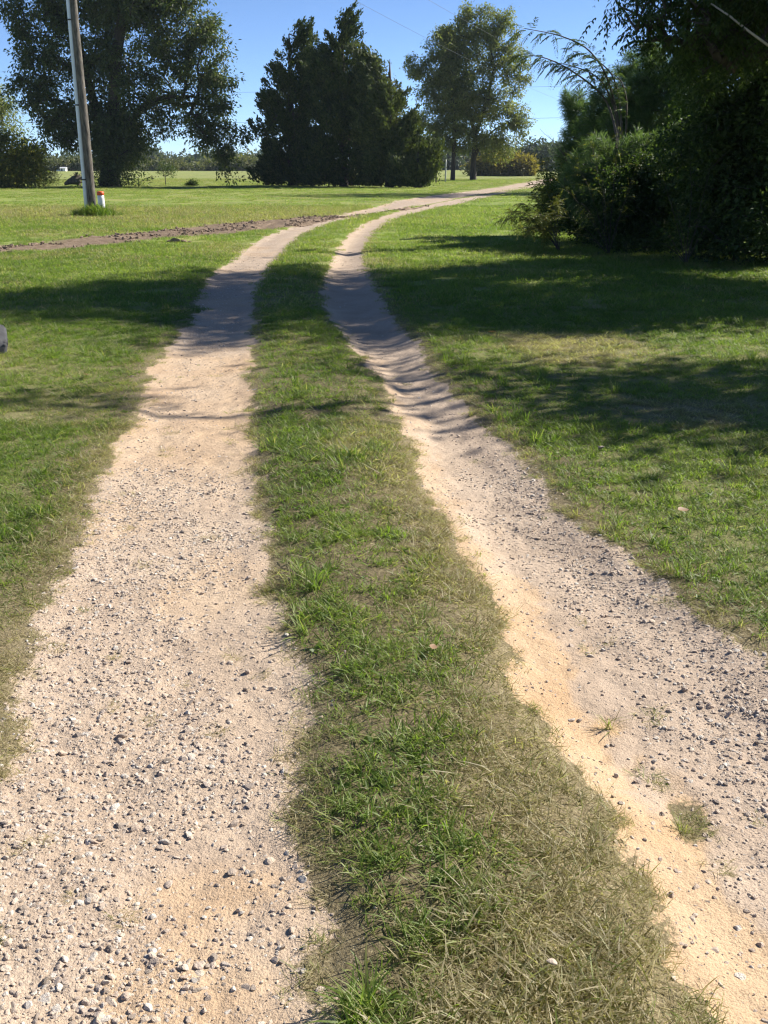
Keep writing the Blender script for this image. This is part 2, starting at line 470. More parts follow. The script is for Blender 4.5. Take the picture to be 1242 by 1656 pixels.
def dryness(X, Y, f):
    """share of straw in the turf"""
    sl, sr, ml, mr, st, mt = f
    near_edge = np.maximum(sst(-0.42, 0.02, sl) * sst(14, 4, Y) * 1.0, sst(-0.22, 0.02, sr) * 0.75)
    d = 0.08 + 0.45 * sst(0.46, 0.76, fbm(X * .9, Y * .9, 81, 3)) + 0.30 * (fbm(X * 3.5, Y * 3.5, 82, 2) - .5)
    c = (LTR(Y) + RTL(Y)) / 2
    us = (X - LTR(Y)) / np.maximum(RTL(Y) - LTR(Y), .1)
    strip = ((us > 0) & (us < 1))
    dstrip = 0.12 + 0.85 * sst(0.45, 0.85, us + (fbm(X * 4, Y * 3, 83, 2) - .5) * .55 + 0.25 * sst(2.6, 1.6, Y)) * sst(9, 4.5, Y) + 0.6 * sst(.14, 0, us)
    d = np.where(strip, np.maximum(dstrip, d * .6), np.maximum(d * (0.9 - .3 * sst(0, 1, X)), near_edge * (0.6 + .7 * fbm(X * 4, Y * 4, 84, 2))))
    # worn pale patch under the trees, dry band by the pole
    a, b2 = pix(905, 560)
    d = np.maximum(d, 0.95 * sst(1.15, .3, np.hypot((X - a) / 1.0, (Y - b2) / 1.3) + (fbm(X * 3, Y * 3, 85, 3) - .5) * 1.0))
    a, b2 = pix(1110, 665)
    d = np.maximum(d, 0.8 * sst(.7, .2, np.hypot((X - a), (Y - b2)) + (fbm(X * 4, Y * 4, 86, 3) - .5) * .8))
    d = np.maximum(d, (0.25 + .75 * fbm(X * .35, Y * .5, 87, 3)) * sst(26, 31, Y) * sst(45, 37, Y) * sst(2, -3, X))
    d = np.maximum(d, 0.45 * sst(45, 90, Y) * fbm(X * .1, Y * .1, 88, 3) * 1.4)
    return np.clip(d, 0, 1)

XX, YY = np.meshgrid(GX, GY)
F_ALL = fields(XX, YY)
ZZ = height(XX, YY, F_ALL)
ORA, PAL, GRA = track_colour(XX, YY, F_ALL)
DRY = dryness(XX, YY, F_ALL)
TRK = np.maximum(F_ALL[2], F_ALL[3]); DRT = F_ALL[5]
TUR = np.clip(0.30 * sst(.1, .6, np.maximum(LTL(YY) - XX, XX - RTR(YY))) + sst(4, 26, YY) * 0.9, 0, 1)
TUR = np.where(YY < 0.5, 0.6, TUR)
nr, nc = XX.shape
PTS = np.stack([XX, YY, ZZ], -1).reshape(-1, 3)
gx_ = np.gradient(ZZ, GX, axis=1); gy_ = np.gradient(ZZ, GY, axis=0)
NRM = norm(np.stack([-gx_, -gy_, np.ones_like(ZZ)], -1).reshape(-1, 3))
ii = (np.arange(nr - 1)[:, None] * nc + np.arange(nc - 1)[None]).ravel()
FACES = np.stack([ii, ii + 1, ii + nc + 1, ii + nc], 1)
def fmean(A): 
    a = A.ravel(); return (a[FACES].mean(1))
ml_f, mr_f, mt_f = fmean(F_ALL[2]), fmean(F_ALL[3]), fmean(DRT)
kind_f = np.zeros(len(FACES), int)
kind_f[ml_f > .5] = 1
kind_f[(mr_f > .5) & (mr_f >= ml_f)] = 2
kind_f[(mt_f > .5)] = 3
def ground_piece(k, name, **props):
    F = FACES[kind_f == k]
    used = np.unique(F); inv = np.zeros(len(PTS), int); inv[used] = np.arange(len(used))
    me = mesh_np(name, PTS[used], inv[F], M_EARTH, True)
    for an, A in (('track', TRK), ('pale', PAL), ('orange', ORA), ('gravel', GRA), ('dirt', DRT), ('turf', TUR), ('dry', DRY), ('coarse', 0.25 + 0.75 * sst(4, 11, YY))):
        at_ = me.attributes.new(an, 'FLOAT', 'POINT'); at_.data.foreach_set('value', A.ravel()[used].astype(np.float32))
    me.normals_split_custom_set_from_vertices(NRM[used].tolist())
    return link(name, me, kind='structure', **props)
ground = ground_piece(0, 'ground', label='mown lawn and open fields on both sides of the track')
track_l = ground_piece(1, 'wheel_track', label='wider gravelly wheel track beside the open lawn and pole')
track_r = ground_piece(2, 'wheel_track', label='sunken wheel track with orange sandy bank beside the shaded lawn')
trench = ground_piece(3, 'dirt_strip', label='strip of freshly dug brown earth running from the lawn to the track')

# ------------------------------------------------------------------ scatter by geometry nodes (grass, gravel: nobody could count them)
def proto_collection(name, meshes):
    c = bpy.data.collections.new(name)
    for k, me in enumerate(meshes):
        o = bpy.data.objects.new('%s_%02d' % (name, k), me); c.objects.link(o)
    return c
def scatter(name, coll, P, rot, scl, idx, parent=None, extra=None, **props):
    me = bpy.data.meshes.new(name)
    me.vertices.add(len(P)); me.vertices.foreach_set('co', np.asarray(P, np.float32).ravel())
    a = me.attributes.new('rot', 'FLOAT_VECTOR', 'POINT'); a.data.foreach_set('vector', np.asarray(rot, np.float32).ravel())
    a = me.attributes.new('scl', 'FLOAT_VECTOR', 'POINT'); a.data.foreach_set('vector', np.asarray(scl, np.float32).ravel())
    a = me.attributes.new('idx', 'INT', 'POINT'); a.data.foreach_set('value', np.asarray(idx, np.int32))
    for k, v in (extra or {}).items():
        a = me.attributes.new(k, 'FLOAT', 'POINT'); a.data.foreach_set('value', np.asarray(v, np.float32))
    o = link(name, me, parent, kind='stuff', **props)
    ng = bpy.data.node_groups.new('scatter_' + name, 'GeometryNodeTree')
    ng.interface.new_socket('Geometry', in_out='INPUT', socket_type='NodeSocketGeometry')
    ng.interface.new_socket('Geometry', in_out='OUTPUT', socket_type='NodeSocketGeometry')
    N, L = ng.nodes, ng.links
    gi = N.new('NodeGroupInput'); go = N.new('NodeGroupOutput')
    ci = N.new('GeometryNodeCollectionInfo'); ci.inputs['Collection'].default_value = coll
    ci.inputs['Separate Children'].default_value = True; ci.inputs['Reset Children'].default_value = True
    iop = N.new('GeometryNodeInstanceOnPoints'); iop.inputs['Pick Instance'].default_value = True
    def na(nm, t):
        x = N.new('GeometryNodeInputNamedAttribute'); x.data_type = t; x.inputs[0].default_value = nm; return x.outputs[0]
    L.new(gi.outputs[0], iop.inputs['Points']); L.new(ci.outputs[0], iop.inputs['Instance'])
    L.new(na('idx', 'INT'), iop.inputs['Instance Index'])
    e2r = N.new('FunctionNodeEulerToRotation'); L.new(na('rot', 'FLOAT_VECTOR'), e2r.inputs[0])
    L.new(e2r.outputs[0], iop.inputs['Rotation']); L.new(na('scl', 'FLOAT_VECTOR'), iop.inputs['Scale'])
    L.new(iop.outputs[0], go.inputs[0])
    md = o.modifiers.new('scatter', 'NODES'); md.node_group = ng
    return o

def tuft_mesh(name, n, spread, l0, l1, w, lean0, lean1, curl, seed, mat):
    r = np.random.default_rng(seed)
    a = r.uniform(0, 2 * math.pi, n); rad = spread * np.sqrt(r.uniform(0, 1, n))
    B = np.stack([np.cos(a) * rad, np.sin(a) * rad, np.full(n, -0.004)], 1)
    az = r.uniform(0, 2 * math.pi, n)
    h = np.stack([np.cos(az), np.sin(az), np.zeros(n)], 1)
    s = np.stack([-np.sin(az), np.cos(az), np.zeros(n)], 1)
    tw = r.normal(0, .5, n)[:, None]; s = norm(s + np.array([0, 0, 1.]) * tw)
    L = r.uniform(l0, l1, n); le = r.uniform(lean0, lean1, n); cu = r.uniform(0.3, 1, n) * curl
    W = w * r.uniform(.6, 1.25, n)
    z = np.array([0, 0, 1.0])
    pts = [B]
    for k, (dt) in enumerate((0.4, 0.35, 0.25)):
        an = le + cu * (0.15, 0.55, 1.0)[k]
        pts.append(pts[-1] + (L * dt)[:, None] * (h * np.sin(an)[:, None] + z * np.maximum(np.cos(an), -0.25)[:, None]))
    V = np.stack([pts[0] - s * W[:, None] * .4, pts[0] + s * W[:, None] * .4, pts[1] - s * W[:, None] * .5, pts[1] + s * W[:, None] * .5,
                  pts[2] - s * W[:, None] * .38, pts[2] + s * W[:, None] * .38, pts[3]], 1)
    V[:, :, 2] = np.maximum(V[:, :, 2], -0.004)
    T = np.array([[0, 1, 3], [0, 3, 2], [2, 3, 5], [2, 5, 4], [4, 5, 6]])
    F = (T[None] + (np.arange(n) * 7)[:, None, None]).reshape(-1, 3)
    return mesh_np(name, V.reshape(-1, 3), F, mat, True)

turf = []
for k in range(4): turf.append(tuft_mesh('turf%d' % k, 26, 0.050, 0.03, 0.072, 0.0034, 0.3, 1.2, 0.9, 100 + k, M_GRASS))      # 0-3 green, upright
for k in range(3): turf.append(tuft_mesh('mat%d' % k, 60, 0.075, 0.025, 0.075, 0.0026, 0.75, 1.45, 0.4, 110 + k, M_GRASS))      # 4-6 flat thin
for k in range(2): turf.append(tuft_mesh('clump%d' % k, 30, 0.030, 0.06, 0.13, 0.0042, 0.15, 0.9, 1.1, 120 + k, M_GRASS))     # 7-8 long clump
for k in range(3): turf.append(tuft_mesh('patch%d' % k, 75, 0.16, 0.035, 0.085, 0.006, 0.35, 1.2, 0.7, 130 + k, M_GRASS))      # 9-11 mid distance
for k in range(3): turf.append(tuft_mesh('far%d' % k, 80, 0.45, 0.04, 0.085, 0.014, 0.6, 1.25, 0.5, 140 + k, M_GRASS))         # 12-14 far
for k in range(2): turf.append(tuft_mesh('weed%d' % k, 11, 0.012, 0.025, 0.05, 0.014, 0.9, 1.35, 0.5, 160 + k, M_GRASS))      # 15-16 broad leaved weed
turf.append(tuft_mesh('stalk', 5, 0.05, 0.09, 0.17, 0.0024, 1.0, 1.5, 0.25, 165, M_GRASS))                               # 17 long dry stalks
C_TURF = proto_collection('turf_tuft', turf)

def sample(n, y0, y1, marg, xl=None):
    Y = np.sqrt(rng.uniform(y0 ** 2, y1 ** 2, n)) if y0 > 1.2 else rng.uniform(y0, y1, n)
    hw = 0.40 * Y + marg
    return rng.uniform(-1, 1, n) * hw, Y
zones = [(0.6, 3.2, 2.0, 640, 'near'), (3.2, 6.5, 2.0, 460, 'near'), (6.5, 12, 2.0, 270, 'near'), (12, 22, 2.2, 48, 'mid'), (22, 42, 2.5, 20, 'mid'), (42, 120, 5, 2.4, 'far')]
GP = {k: [] for k in ('left', 'strip', 'right')}
for y0, y1, marg, dens, kindz in zones:
    area = (0.4 * (y0 + y1) + 2 * marg) * (y1 - y0)
    n = int(area * dens)
    X, Y = sample(n, y0, y1, marg)
    f = fields(X, Y)
    tr = np.maximum(np.maximum(f[2], f[3]), f[5])
    cover = 1 - tr
    c = (LTR(Y) + RTL(Y)) / 2
    us = (X - LTR(Y)) / np.maximum(RTL(Y) - LTR(Y), .05)
    instrip = (us > -0.15) & (us < 1.15) & (Y < 48)
    bare = sst(0.60, 0.80, fbm(X * 3.1, Y * 2.6, 91, 3)) * 0.85 * instrip * sst(5, 2, Y) * sst(.9, .3, us)
    keep = rng.uniform(0, 1, n) < np.clip(cover * 1.02, 0, 1) ** 1.3 * (1 - bare) + 0.012 * (Y < 9)
    X, Y, us, instrip = X[keep], Y[keep], us[keep], instrip[keep]
    f = tuple(a[keep] for a in f)
    n = len(X)
    d = np.clip(dryness(X, Y, f) + rng.normal(0, .10, n), 0, 1)
    tint = np.clip(fbm(X * .5, Y * .5, 92, 3) * 0.9 + 0.25 * (fbm(X * 5, Y * 5, 93, 2) - .5) + rng.normal(0, .10, n) + .05 + .15 * sst(12, 30, Y), 0, 1)
    lush = fbm(X * 2.4, Y * 2.4, 94, 3)
    if kindz == 'near':
        idx = rng.integers(0, 4, n)
        flat = rng.uniform(0, 1, n) < np.clip(d * 1.25 - .12, 0, .96)
        idx = np.where(flat, rng.integers(4, 7, n), idx)
        edge_l = np.maximum(f[0], f[1])
        clump = (~flat) & (rng.uniform(0, 1, n) < 0.26 * sst(.50, .72, lush) * np.where(instrip, sst(8, 4, Y), .25) + 0.22 * sst(-0.25, -0.02, f[1]) * (X > RTL(Y)))
        idx = np.where(clump, rng.integers(7, 9, n), idx)
        rr = rng.uniform(0, 1, n)
        weed = (rr < .05 + .10 * sst(.62, .75, fbm(X * 1.7, Y * 1.7, 97, 2))) & ~flat; idx = np.where(weed, rng.integers(15, 17, n), idx); tint = np.where(weed, tint * .5, tint)
        stalk = rr > .965 - .05 * d; idx = np.where(stalk, 17, idx); d = np.where(stalk, 1.0, np.where(weed, d * .3, d))
        s = rng.uniform(.7, 1.2, n) * np.where(instrip, 0.75 + .6 * lush, 0.72 + .38 * lush) * (1 + 0.12 * sst(7, 12, Y))
    elif kindz == 'mid':
        idx = rng.integers(9, 12, n); s = rng.uniform(.75, 1.3, n) * (1 + 0.5 * sst(22, 30, Y))
    else:
        idx = rng.integers(12, 15, n); s = rng.uniform(.8, 1.4, n)
    # blades thin out and shorten towards bare ground
    s = s * (0.62 + 0.38 * sst(0.02, -0.18, np.maximum(f[0], f[1])))
    Z = height(X, Y, f)
    rot = np.stack([rng.normal(0, .08, n), rng.normal(0, .08, n), rng.uniform(0, 6.283, n)], 1)
    scl = np.stack([s, s, s * rng.uniform(.8, 1.15, n) * (0.85 if kindz == 'far' else 1)], 1)
    side = np.where(instrip, 1, np.where(X > (LTR(Y) + RTL(Y)) / 2, 2, 0))
    for k, nm in enumerate(('left', 'strip', 'right')):
        q = side == k
        GP[nm].append((np.stack([X, Y, Z], 1)[q], rot[q], scl[q], idx[q], d[q], tint[q]))
def cat(nm):
    L = GP[nm]; return [np.concatenate([a[i] for a in L]) for i in range(6)]
for nm, name, lab in (('left', 'lawn_grass', 'open lawn grass on the side of the utility pole'), ('strip', 'strip_grass', 'grass strip with straw between the two wheel tracks'),
                      ('right', 'lawn_grass', 'dappled lawn grass on the side of the dark shrubs')):
    P, ro, sc_, ix, dr, ti = cat(nm)
    scatter(name, C_TURF, P, ro, sc_, ix, None, {'dry': dr, 'tint': ti}, label=lab, category='grass')

# ------------------------------------------------------------------ gravel
def stone_mesh(name, seed, mat, sub=2, rough=0.22):
    import bmesh
    r = random.Random(seed); bm = bmesh.new()
    bmesh.ops.create_icosphere(bm, subdivisions=sub, radius=0.5)
    sx, sy, sz = r.uniform(.8, 1.4), r.uniform(.6, 1.0), r.uniform(.42, .85)
    cuts = [(Vector((r.gauss(0, 1), r.gauss(0, 1), r.gauss(0, 1))).normalized(), r.uniform(.22, .42)) for _ in range(12)]
    for v in bm.verts:
        p = v.co.copy()
        for d, h in cuts:
            q = p.dot(d)
            if q > h: p -= d * (q - h) * 0.98
        p *= 1 + r.uniform(-.5, .5) * rough * .25
        v.co = Vector((p.x * sx, p.y * sy, p.z * sz))
    me = bpy.data.meshes.new(name); bm.to_mesh(me); bm.free()
    me.materials.append(mat)
    return me
STONES = [stone_mesh('stone', 300 + k, M_STONE) for k in range(10)]
GRITS = [stone_mesh('grit', 330 + k, M_STONE, 1) for k in range(6)]
CLODS = [stone_mesh('clod', 360 + k, M_CLOD, 2, .6) for k in range(6)]
C_GRAV = proto_collection('gravel_stone', STONES + GRITS)
for track, mcol, grp in ((track_l, 0, 'l'), (track_r, 1, 'r')):
    Ps, Ss = [], []
    for y0, y1, dens, smin, smax in ((1.1, 3.0, 11000, .0025, .007), (1.1, 3.0, 5600, .006, .015), (1.1, 3.0, 2000, .013, .024), (1.1, 3.0, 330, .020, .034), (3.0, 5.5, 6500, .004, .010), (3.0, 5.5, 3400, .009, .018), (3.0, 5.5, 600, .016, .031), (5.5, 10, 2000, .007, .016), (5.5, 10, 170, .015, .032), (10, 20, 160, .012, .03)):
        lo, hi = (LTL, LTR) if mcol == 0 else (RTL, RTR)
        n = int(1.75 * (y1 - y0) * dens)
        Y = rng.uniform(y0, y1, n); X = rng.uniform(-0.2, 1.55, n) + lo(Y)
        f = fields(X, Y); m = f[2] if mcol == 0 else f[3]
        k = rng.uniform(0, 1, n) < (m * .97 + .03 * (np.minimum(X - lo(Y), hi(Y) - X) > -.15)) * gravel_density(X, Y) * 1.15
        X, Y = X[k], Y[k]
        s = 1.10 * (smin + (smax - smin) * rng.uniform(0, 1, len(X)) ** 1.4)
        Z = height(X, Y) - s * rng.uniform(-.05, .24, len(X))
        Ps.append(np.stack([X, Y, Z], 1)); Ss.append(s)
    P = np.concatenate(Ps); S = np.concatenate(Ss); n = len(P)
    ro = np.stack([rng.normal(0, .35, n), rng.normal(0, .35, n), rng.uniform(0, 6.28, n)], 1)
    big = np.argsort(-S / np.maximum(np.hypot(P[:, 1], 1.6), 1))[: (300 if mcol == 0 else 180)]
    inb = np.zeros(n, bool); inb[big] = True
    for q in big:
        o = link('stone', STONES[q % 10], track)
        o.location = P[q]; o.rotation_euler = ro[q]; s = S[q] * 1.12; o.scale = (s, s, s * .85)
    r_ = ~inb; idx = np.where(S > .011, rng.integers(0, 10, n), rng.integers(10, 16, n))
    scatter('gravel', C_GRAV, P[r_], ro[r_], np.repeat(S[r_][:, None], 3, 1), idx[r_], track)
# clods of the trench
n = 26000
X = rng.uniform(-14, 1.8, n); yc = np.interp(X, _tX, _tY); Y = yc + rng.normal(0, 1.3, n)
f = fields(X, Y); k = rng.uniform(0, 1, n) < f[5] * .55 * sst(.38, .6, fbm(X * 1.3, Y * 1.3, 23, 2)) + .004
X, Y = X[k], Y[k]; n = len(X)
S = 0.018 + 0.085 * rng.uniform(0, 1, n) ** 4
C_CLOD = proto_collection('earth_clod', CLODS)
scatter('clods', C_CLOD, np.stack([X, Y, height(X, Y) + S * .2], 1), rng.uniform(-.6, .6, (n, 3)) * [1, 1, 5], np.repeat(S[:, None], 3, 1), rng.integers(0, 6, n), trench)

# ------------------------------------------------------------------ trees
def grow(att, trunk, jit=0.25, limbs=()):
    """joins cluster centres ATT to a trunk path and its main limbs: returns node points, parents"""
    pts = [np.array(p, float) for p in trunk]; par = [-1] + list(range(len(trunk) - 1))
    for j, P in limbs:
        last = j
        for p in P:
            pts.append(np.array(p, float)); par.append(last); last = len(pts) - 1
    tr = np.array(pts)
    d0 = np.min(np.linalg.norm(att[:, None] - tr[None], axis=2), axis=1)
    order = np.argsort(d0)
    N = np.zeros((len(pts) + 4 * len(att), 3)); N[:len(pts)] = tr; n = len(pts)
    tips = []
    for i in order:
        a = att[i]
        dv = N[:n] - a
        c = np.linalg.norm(dv, axis=1) + 0.45 * np.maximum(dv[:, 2], 0)      # prefer to branch upwards
        if n > 1: c[0] += 5
        j = int(np.argmin(c)); p = N[j]; L = np.linalg.norm(a - p)
        k = 1 if L < 0.6 else (2 if L < 2 else 3)
        last = j
        for q in range(1, k + 1):
            t = q / k
            m = p + (a - p) * t
            if q < k: m = m + rng.normal(0, jit * 0.28 * L / k, 3) + np.array([0, 0, 0.10 * L * math.sin(math.pi * t)])
            N[n] = m; par.append(last); last = n; n += 1
        tips.append(last)
    return N[:n], np.array(par), np.array(tips)
def wood(N, par, tips, r_base, r_twig=0.012, ex=0.5, ntrunk=None, flare=0.0):
    cnt = np.zeros(len(N)); cnt[tips] = 1
    for i in range(len(N) - 1, 0, -1):
        if par[i] >= 0: cnt[par[i]] += cnt[i]
    r = r_base * np.maximum(cnt, .5) ** ex / max(cnt[0], 1) ** ex
    r = np.maximum(r, r_twig)
    if flare: r[0] *= 1 + flare
    i = np.arange(1, len(N)); p = par[1:]
    ra = np.minimum(r[p], r[i] * 1.7 + .004); ra = np.where(p < (ntrunk or 0), np.minimum(r[p], r[i] * 2.2), ra)
    if ntrunk:
        tk = i < ntrunk; ra[tk] = r[p[tk]]
    A = Acc(); big = r[i] > r_base * 0.12
    for q, s in ((big, 8), (~big, 4)):
        if q.any(): A.add(*tubes(N[p[q]], N[i[q]], ra[q], r[i[q]], s))
    return A
def lobes_points(lobes, n, shell=0.6, minsep=0.0):
    """cluster centres inside a union of ellipsoids (centre, rx, ry, rz)"""
    L = np.array([(*c, rx, ry, rz) for c, rx, ry, rz in lobes], float)
    vol = (L[:, 3] * L[:, 4] * L[:, 5]) ** 0.66
    k = rng.choice(len(L), n, p=vol / vol.sum())
    d = norm(rng.normal(0, 1, (n, 3)))
    rr = rng.uniform(0, 1, n) ** (1 / 3.0)
    rr = np.where(rng.uniform(0, 1, n) < shell, 0.72 + 0.30 * rng.uniform(0, 1, n), rr)
    # uneven outline
    rr = rr * (0.82 + 0.36 * vn(d[:, 0] * 2.3 + k * 7.1, d[:, 1] * 2.3 + d[:, 2] * 2.9, 5))
    return L[k, :3] + d * rr[:, None] * L[k, 3:6], d, k
def leaf_quads(P, D, N, L, W, bend=0.15):
    D = norm(D); S = norm(np.cross(D, N)); Nn = np.cross(S, D)
    L = np.asarray(L)[:, None]; W = np.asarray(W)[:, None]
    V = np.stack([P, P + D * L * .45 + S * W * .5 + Nn * L * bend * .6, P + D * L - Nn * L * bend * .3, P + D * L * .45 - S * W * .5 + Nn * L * bend * .6], 1).reshape(-1, 3)
    F = np.arange(len(P) * 4).reshape(-1, 4)
    return V, F
def clumps(C, per, R, flat, L, W, out=None, droop=0.3, upn=0.6):
    """leaves spread round the cluster centres C"""
    n = len(C) * per
    c = np.repeat(C, per, 0)
    size = np.repeat(rng.uniform(.6, 1.3, len(C)), per)[:, None]
    o = rng.normal(0, 1, (n, 3)) * np.array([1, 1, flat]) * R * .55 * size
    D = norm(o) + rng.normal(0, .6, (n, 3)) + np.array([0, 0, -droop])
    N = rng.normal(0, 1, (n, 3)) * (1 - upn) + np.array([0, 0, upn])
    l = L * rng.uniform(.6, 1.3, n)
    return leaf_quads(c + o, D, N, l, W * l / L * rng.uniform(.8, 1.2, n))
def tree(name, label, cat, base, att, trunk, r_base, leafVF, leafmat, barkmat, group=None, r_twig=.012, ex=.5, flare=.35, crown_name='crown', jit=.25, limbs=()):
    N, par, tips = grow(att, trunk, jit, limbs)
    A = wood(N, par, tips, r_base, r_twig, ex, len(trunk), flare)
    b = np.array(base, float)
    A.V = [v - b for v in A.V]
    e = empty(name, tuple(b), label=label, category=cat)
    if group: e['group'] = group
    link('trunk' if r_base > .05 else 'stem', A.mesh(name + '_wood', barkmat, True), e)
    V, F = leafVF
    link(crown_name, mesh_np(name + '_leaves', V - b, F, leafmat), e)
    return e
def lumpy(L, n=5, f=.38):
    """small bumps on the outline of the lobes"""
    out = [(a[0], a[1], a[2] * .86) for a in L]
    for a in L:
        for q in range(n):
            t = rng.uniform(0, 6.283); r = a[2] * rng.uniform(.25, f + .12)
            out.append((a[0] + math.cos(t) * a[2] * .9, a[1] + math.sin(t) * a[2] * .9, r, rng.uniform(-.4, .4) * a[2] / 20))
    return out
def px_lobes(L, Y, dz=1.0, depth=0.9):
    """lobes given as picture position and radius, turned into places Y metres away"""
    out = []
    for t in L:
        px, py, r = t[:3]; off = t[3] if len(t) > 3 else 0.0
        c = at(px, py, Y + off); rr = r / ppm(Y + off)
        out.append((c, rr, rr * depth, rr * dz))
    return out

BARK = bark_mat('bark_grey', (0.05, 0.042, 0.035), (0.16, 0.135, 0.11))
BARK_D = bark_mat('bark_dark', (0.03, 0.024, 0.018), (0.09, 0.07, 0.055))
L_PECAN = leaf_mat('leaf_pecan', [(0.15, (0.042, 0.062, 0.022)), (0.5, (0.080, 0.108, 0.038)), (0.75, (0.13, 0.15, 0.055)), (0.95, (0.24, 0.21, 0.08))], 0.42, 0.36, .25)
L_PECAN2 = leaf_mat('leaf_pecan_pale', [(0.15, (0.115, 0.14, 0.058)), (0.5, (0.20, 0.225, 0.09)), (0.75, (0.28, 0.28, 0.115)), (0.95, (0.45, 0.36, 0.13))], 0.5, 0.42, .3)
L_CEDAR = leaf_mat('leaf_cedar', [(0.15, (0.026, 0.042, 0.016)), (0.5, (0.055, 0.080, 0.028)), (0.8, (0.105, 0.122, 0.042)), (0.97, (0.16, 0.16, 0.06))], 0.3, 0.6, .5, spec=.25)
L_CEDAR2 = leaf_mat('leaf_cedar_olive', [(0.15, (0.045, 0.062, 0.024)), (0.5, (0.085, 0.108, 0.040)), (0.8, (0.14, 0.155, 0.058)), (0.97, (0.20, 0.20, 0.08))], 0.3, 0.6, .5, spec=.25)
L_SHRUB = leaf_mat('leaf_shrub', [(0.15, (0.028, 0.050, 0.018)), (0.5, (0.056, 0.090, 0.030)), (0.8, (0.10, 0.140, 0.046)), (0.97, (0.18, 0.20, 0.07))], 0.5, 0.5, 1.0, spec=.25)
L_PINE = leaf_mat('needle_pine', [(0.15, (0.065, 0.115, 0.055)), (0.5, (0.11, 0.17, 0.075)), (0.95, (0.20, 0.25, 0.11))], 0.45, 0.5, 1.0)
L_MIMO = leaf_mat('leaf_mimosa', [(0.15, (0.05, 0.08, 0.03)), (0.5, (0.08, 0.12, 0.045)), (0.95, (0.14, 0.17, 0.07))], 0.4, 0.45, 1.0)
L_YEL = leaf_mat('leaf_yellowing', [(0.15, (0.08, 0.10, 0.025)), (0.45, (0.14, 0.16, 0.04)), (0.7, (0.24, 0.22, 0.05)), (0.95, (0.42, 0.34, 0.08))], 0.48, 0.45, .8)
L_BRUSH = leaf_mat('leaf_brush', [(0.15, (0.10, 0.09, 0.03)), (0.45, (0.20, 0.165, 0.05)), (0.7, (0.30, 0.24, 0.07)), (0.95, (0.42, 0.34, 0.11))], 0.4, 0.6, .4)
L_BRUSH2 = leaf_mat('leaf_field_edge', [(0.15, (0.07, 0.085, 0.03)), (0.45, (0.12, 0.135, 0.05)), (0.7, (0.18, 0.18, 0.07)), (0.95, (0.30, 0.25, 0.10))], 0.35, 0.6, .15)
L_FAR = leaf_mat('leaf_far', [(0.15, (0.05, 0.072, 0.04)), (0.5, (0.08, 0.105, 0.058)), (0.9, (0.12, 0.14, 0.075))], 0.25, 0.6, .1)

# --- big pecan behind the pole
Y0 = 80.0
base = at(178, 302, Y0); base[2] = 0
lob = [(150, -70, 110), (250, -60, 100), (60, 20, 45), (110, 60, 75), (200, 50, 95), (290, 40, 70), (330, 90, 45), (110, 140, 75), (200, 150, 85), (290, 145, 62), (345, 150, 34),
                (70, 160, 40), (60, 120, 38), (125, 195, 50), (205, 205, 48), (295, 190, 40), (352, 195, 28), (365, 240, 20), (368, 258, 16), (370, 276, 10), (355, 225, 18), (330, 215, 20), (95, 220, 28), (30, 40, 22), (15, 20, 18), (390, 215, 14), (160, -140, 100), (240, -130, 80)]
lob = px_lobes(lumpy(lob, 4), Y0)
att, d_, k_ = lobes_points(lob, 1500, .55)
trunk = [base, base + [0.1, 0, 1.4], base + [0.2, 0, 2.8]]
limbs = [(2, [base + [-.5, .2, 5], base + [-1.2, .3, 8], base + [-1.8, .2, 12], base + [-2.2, 0, 16]]), (2, [base + [.7, -.2, 5], base + [1.2, -.3, 8.5], base + [2.2, -.4, 12.5], base + [2.6, 0, 16.5]]),
         (2, [base + [1.2, .3, 4.2], base + [3.2, .5, 5.8], base + [5.0, .4, 6.3]]), (1, [base + [-1.2, -.4, 3.2], base + [-3.0, -.8, 4.8]])]
low = []
for k in range(60): low.append(base + np.array([rng.normal(.7, .9), rng.normal(-.5, 1), rng.uniform(.2, 3.0)]))
lv = Acc(); lv.add(*clumps(att, 84, .60, .8, .27, .125, droop=.5)); lv.add(*clumps(np.array(low), 70, .8, .9, .24, .11, droop=.3))
big_pecan = tree('pecan_tree', 'largest dark leafy pecan tree rising behind the utility pole', 'tree', base, att, trunk, .62, (np.vstack(lv.V), np.vstack(lv.F)), L_PECAN, BARK_D, 'pecan trees', .02, .5, limbs=limbs)

# --- cedars
def cedar(label, Y, lobes, n, per, px, py=302, name='cedar_tree', mat=None):
    base = at(px, py, Y); base[2] = 0
    lb = px_lobes(lumpy(lobes, 6), Y, 1.0, .95)
    att, d, k = lobes_points(lb, n, .7)
    att = att[att[:, 2] > 0.12]
    top = max(c[2] + rz for c, _, _, rz in lb)
    trunk = [base + [0, 0, top * t] for t in (0, .2, .4, .6, .8, .93)]
    # upward sprays
    m = len(att) * per
    c = np.repeat(att, per, 0); ax = np.array([base[0], base[1], 0])
    outd = norm((c - ax) * [1, 1, 0] + 1e-6)
    # each cluster is a plume that tapers outwards and up
    t = rng.uniform(0, 1, m)[:, None]
    reach = np.repeat(rng.uniform(.3, 1.0, len(att)) ** 2 * 1.45 + .15, per)[:, None]
    o = (outd * .75 + [0, 0, .85]) * (t - .35) * reach + rng.normal(0, 1, (m, 3)) * .27 * (1.05 - .85 * t)
    D = outd * .7 + np.array([0, 0, .9]) + rng.normal(0, .45, (m, 3))
    N = rng.normal(0, 1, (m, 3))
    L = rng.uniform(.13, .30, m)
    P = c + o; q = P[:, 2] > .03
    V, F = leaf_quads(P[q], D[q], N[q], L[q], L[q] * .5, .1)
    return tree(name, label, 'tree', base, att, trunk, .30, (V, F), mat or L_CEDAR, BARK_D, 'cedars in the dark clump', .015, .5, .2)
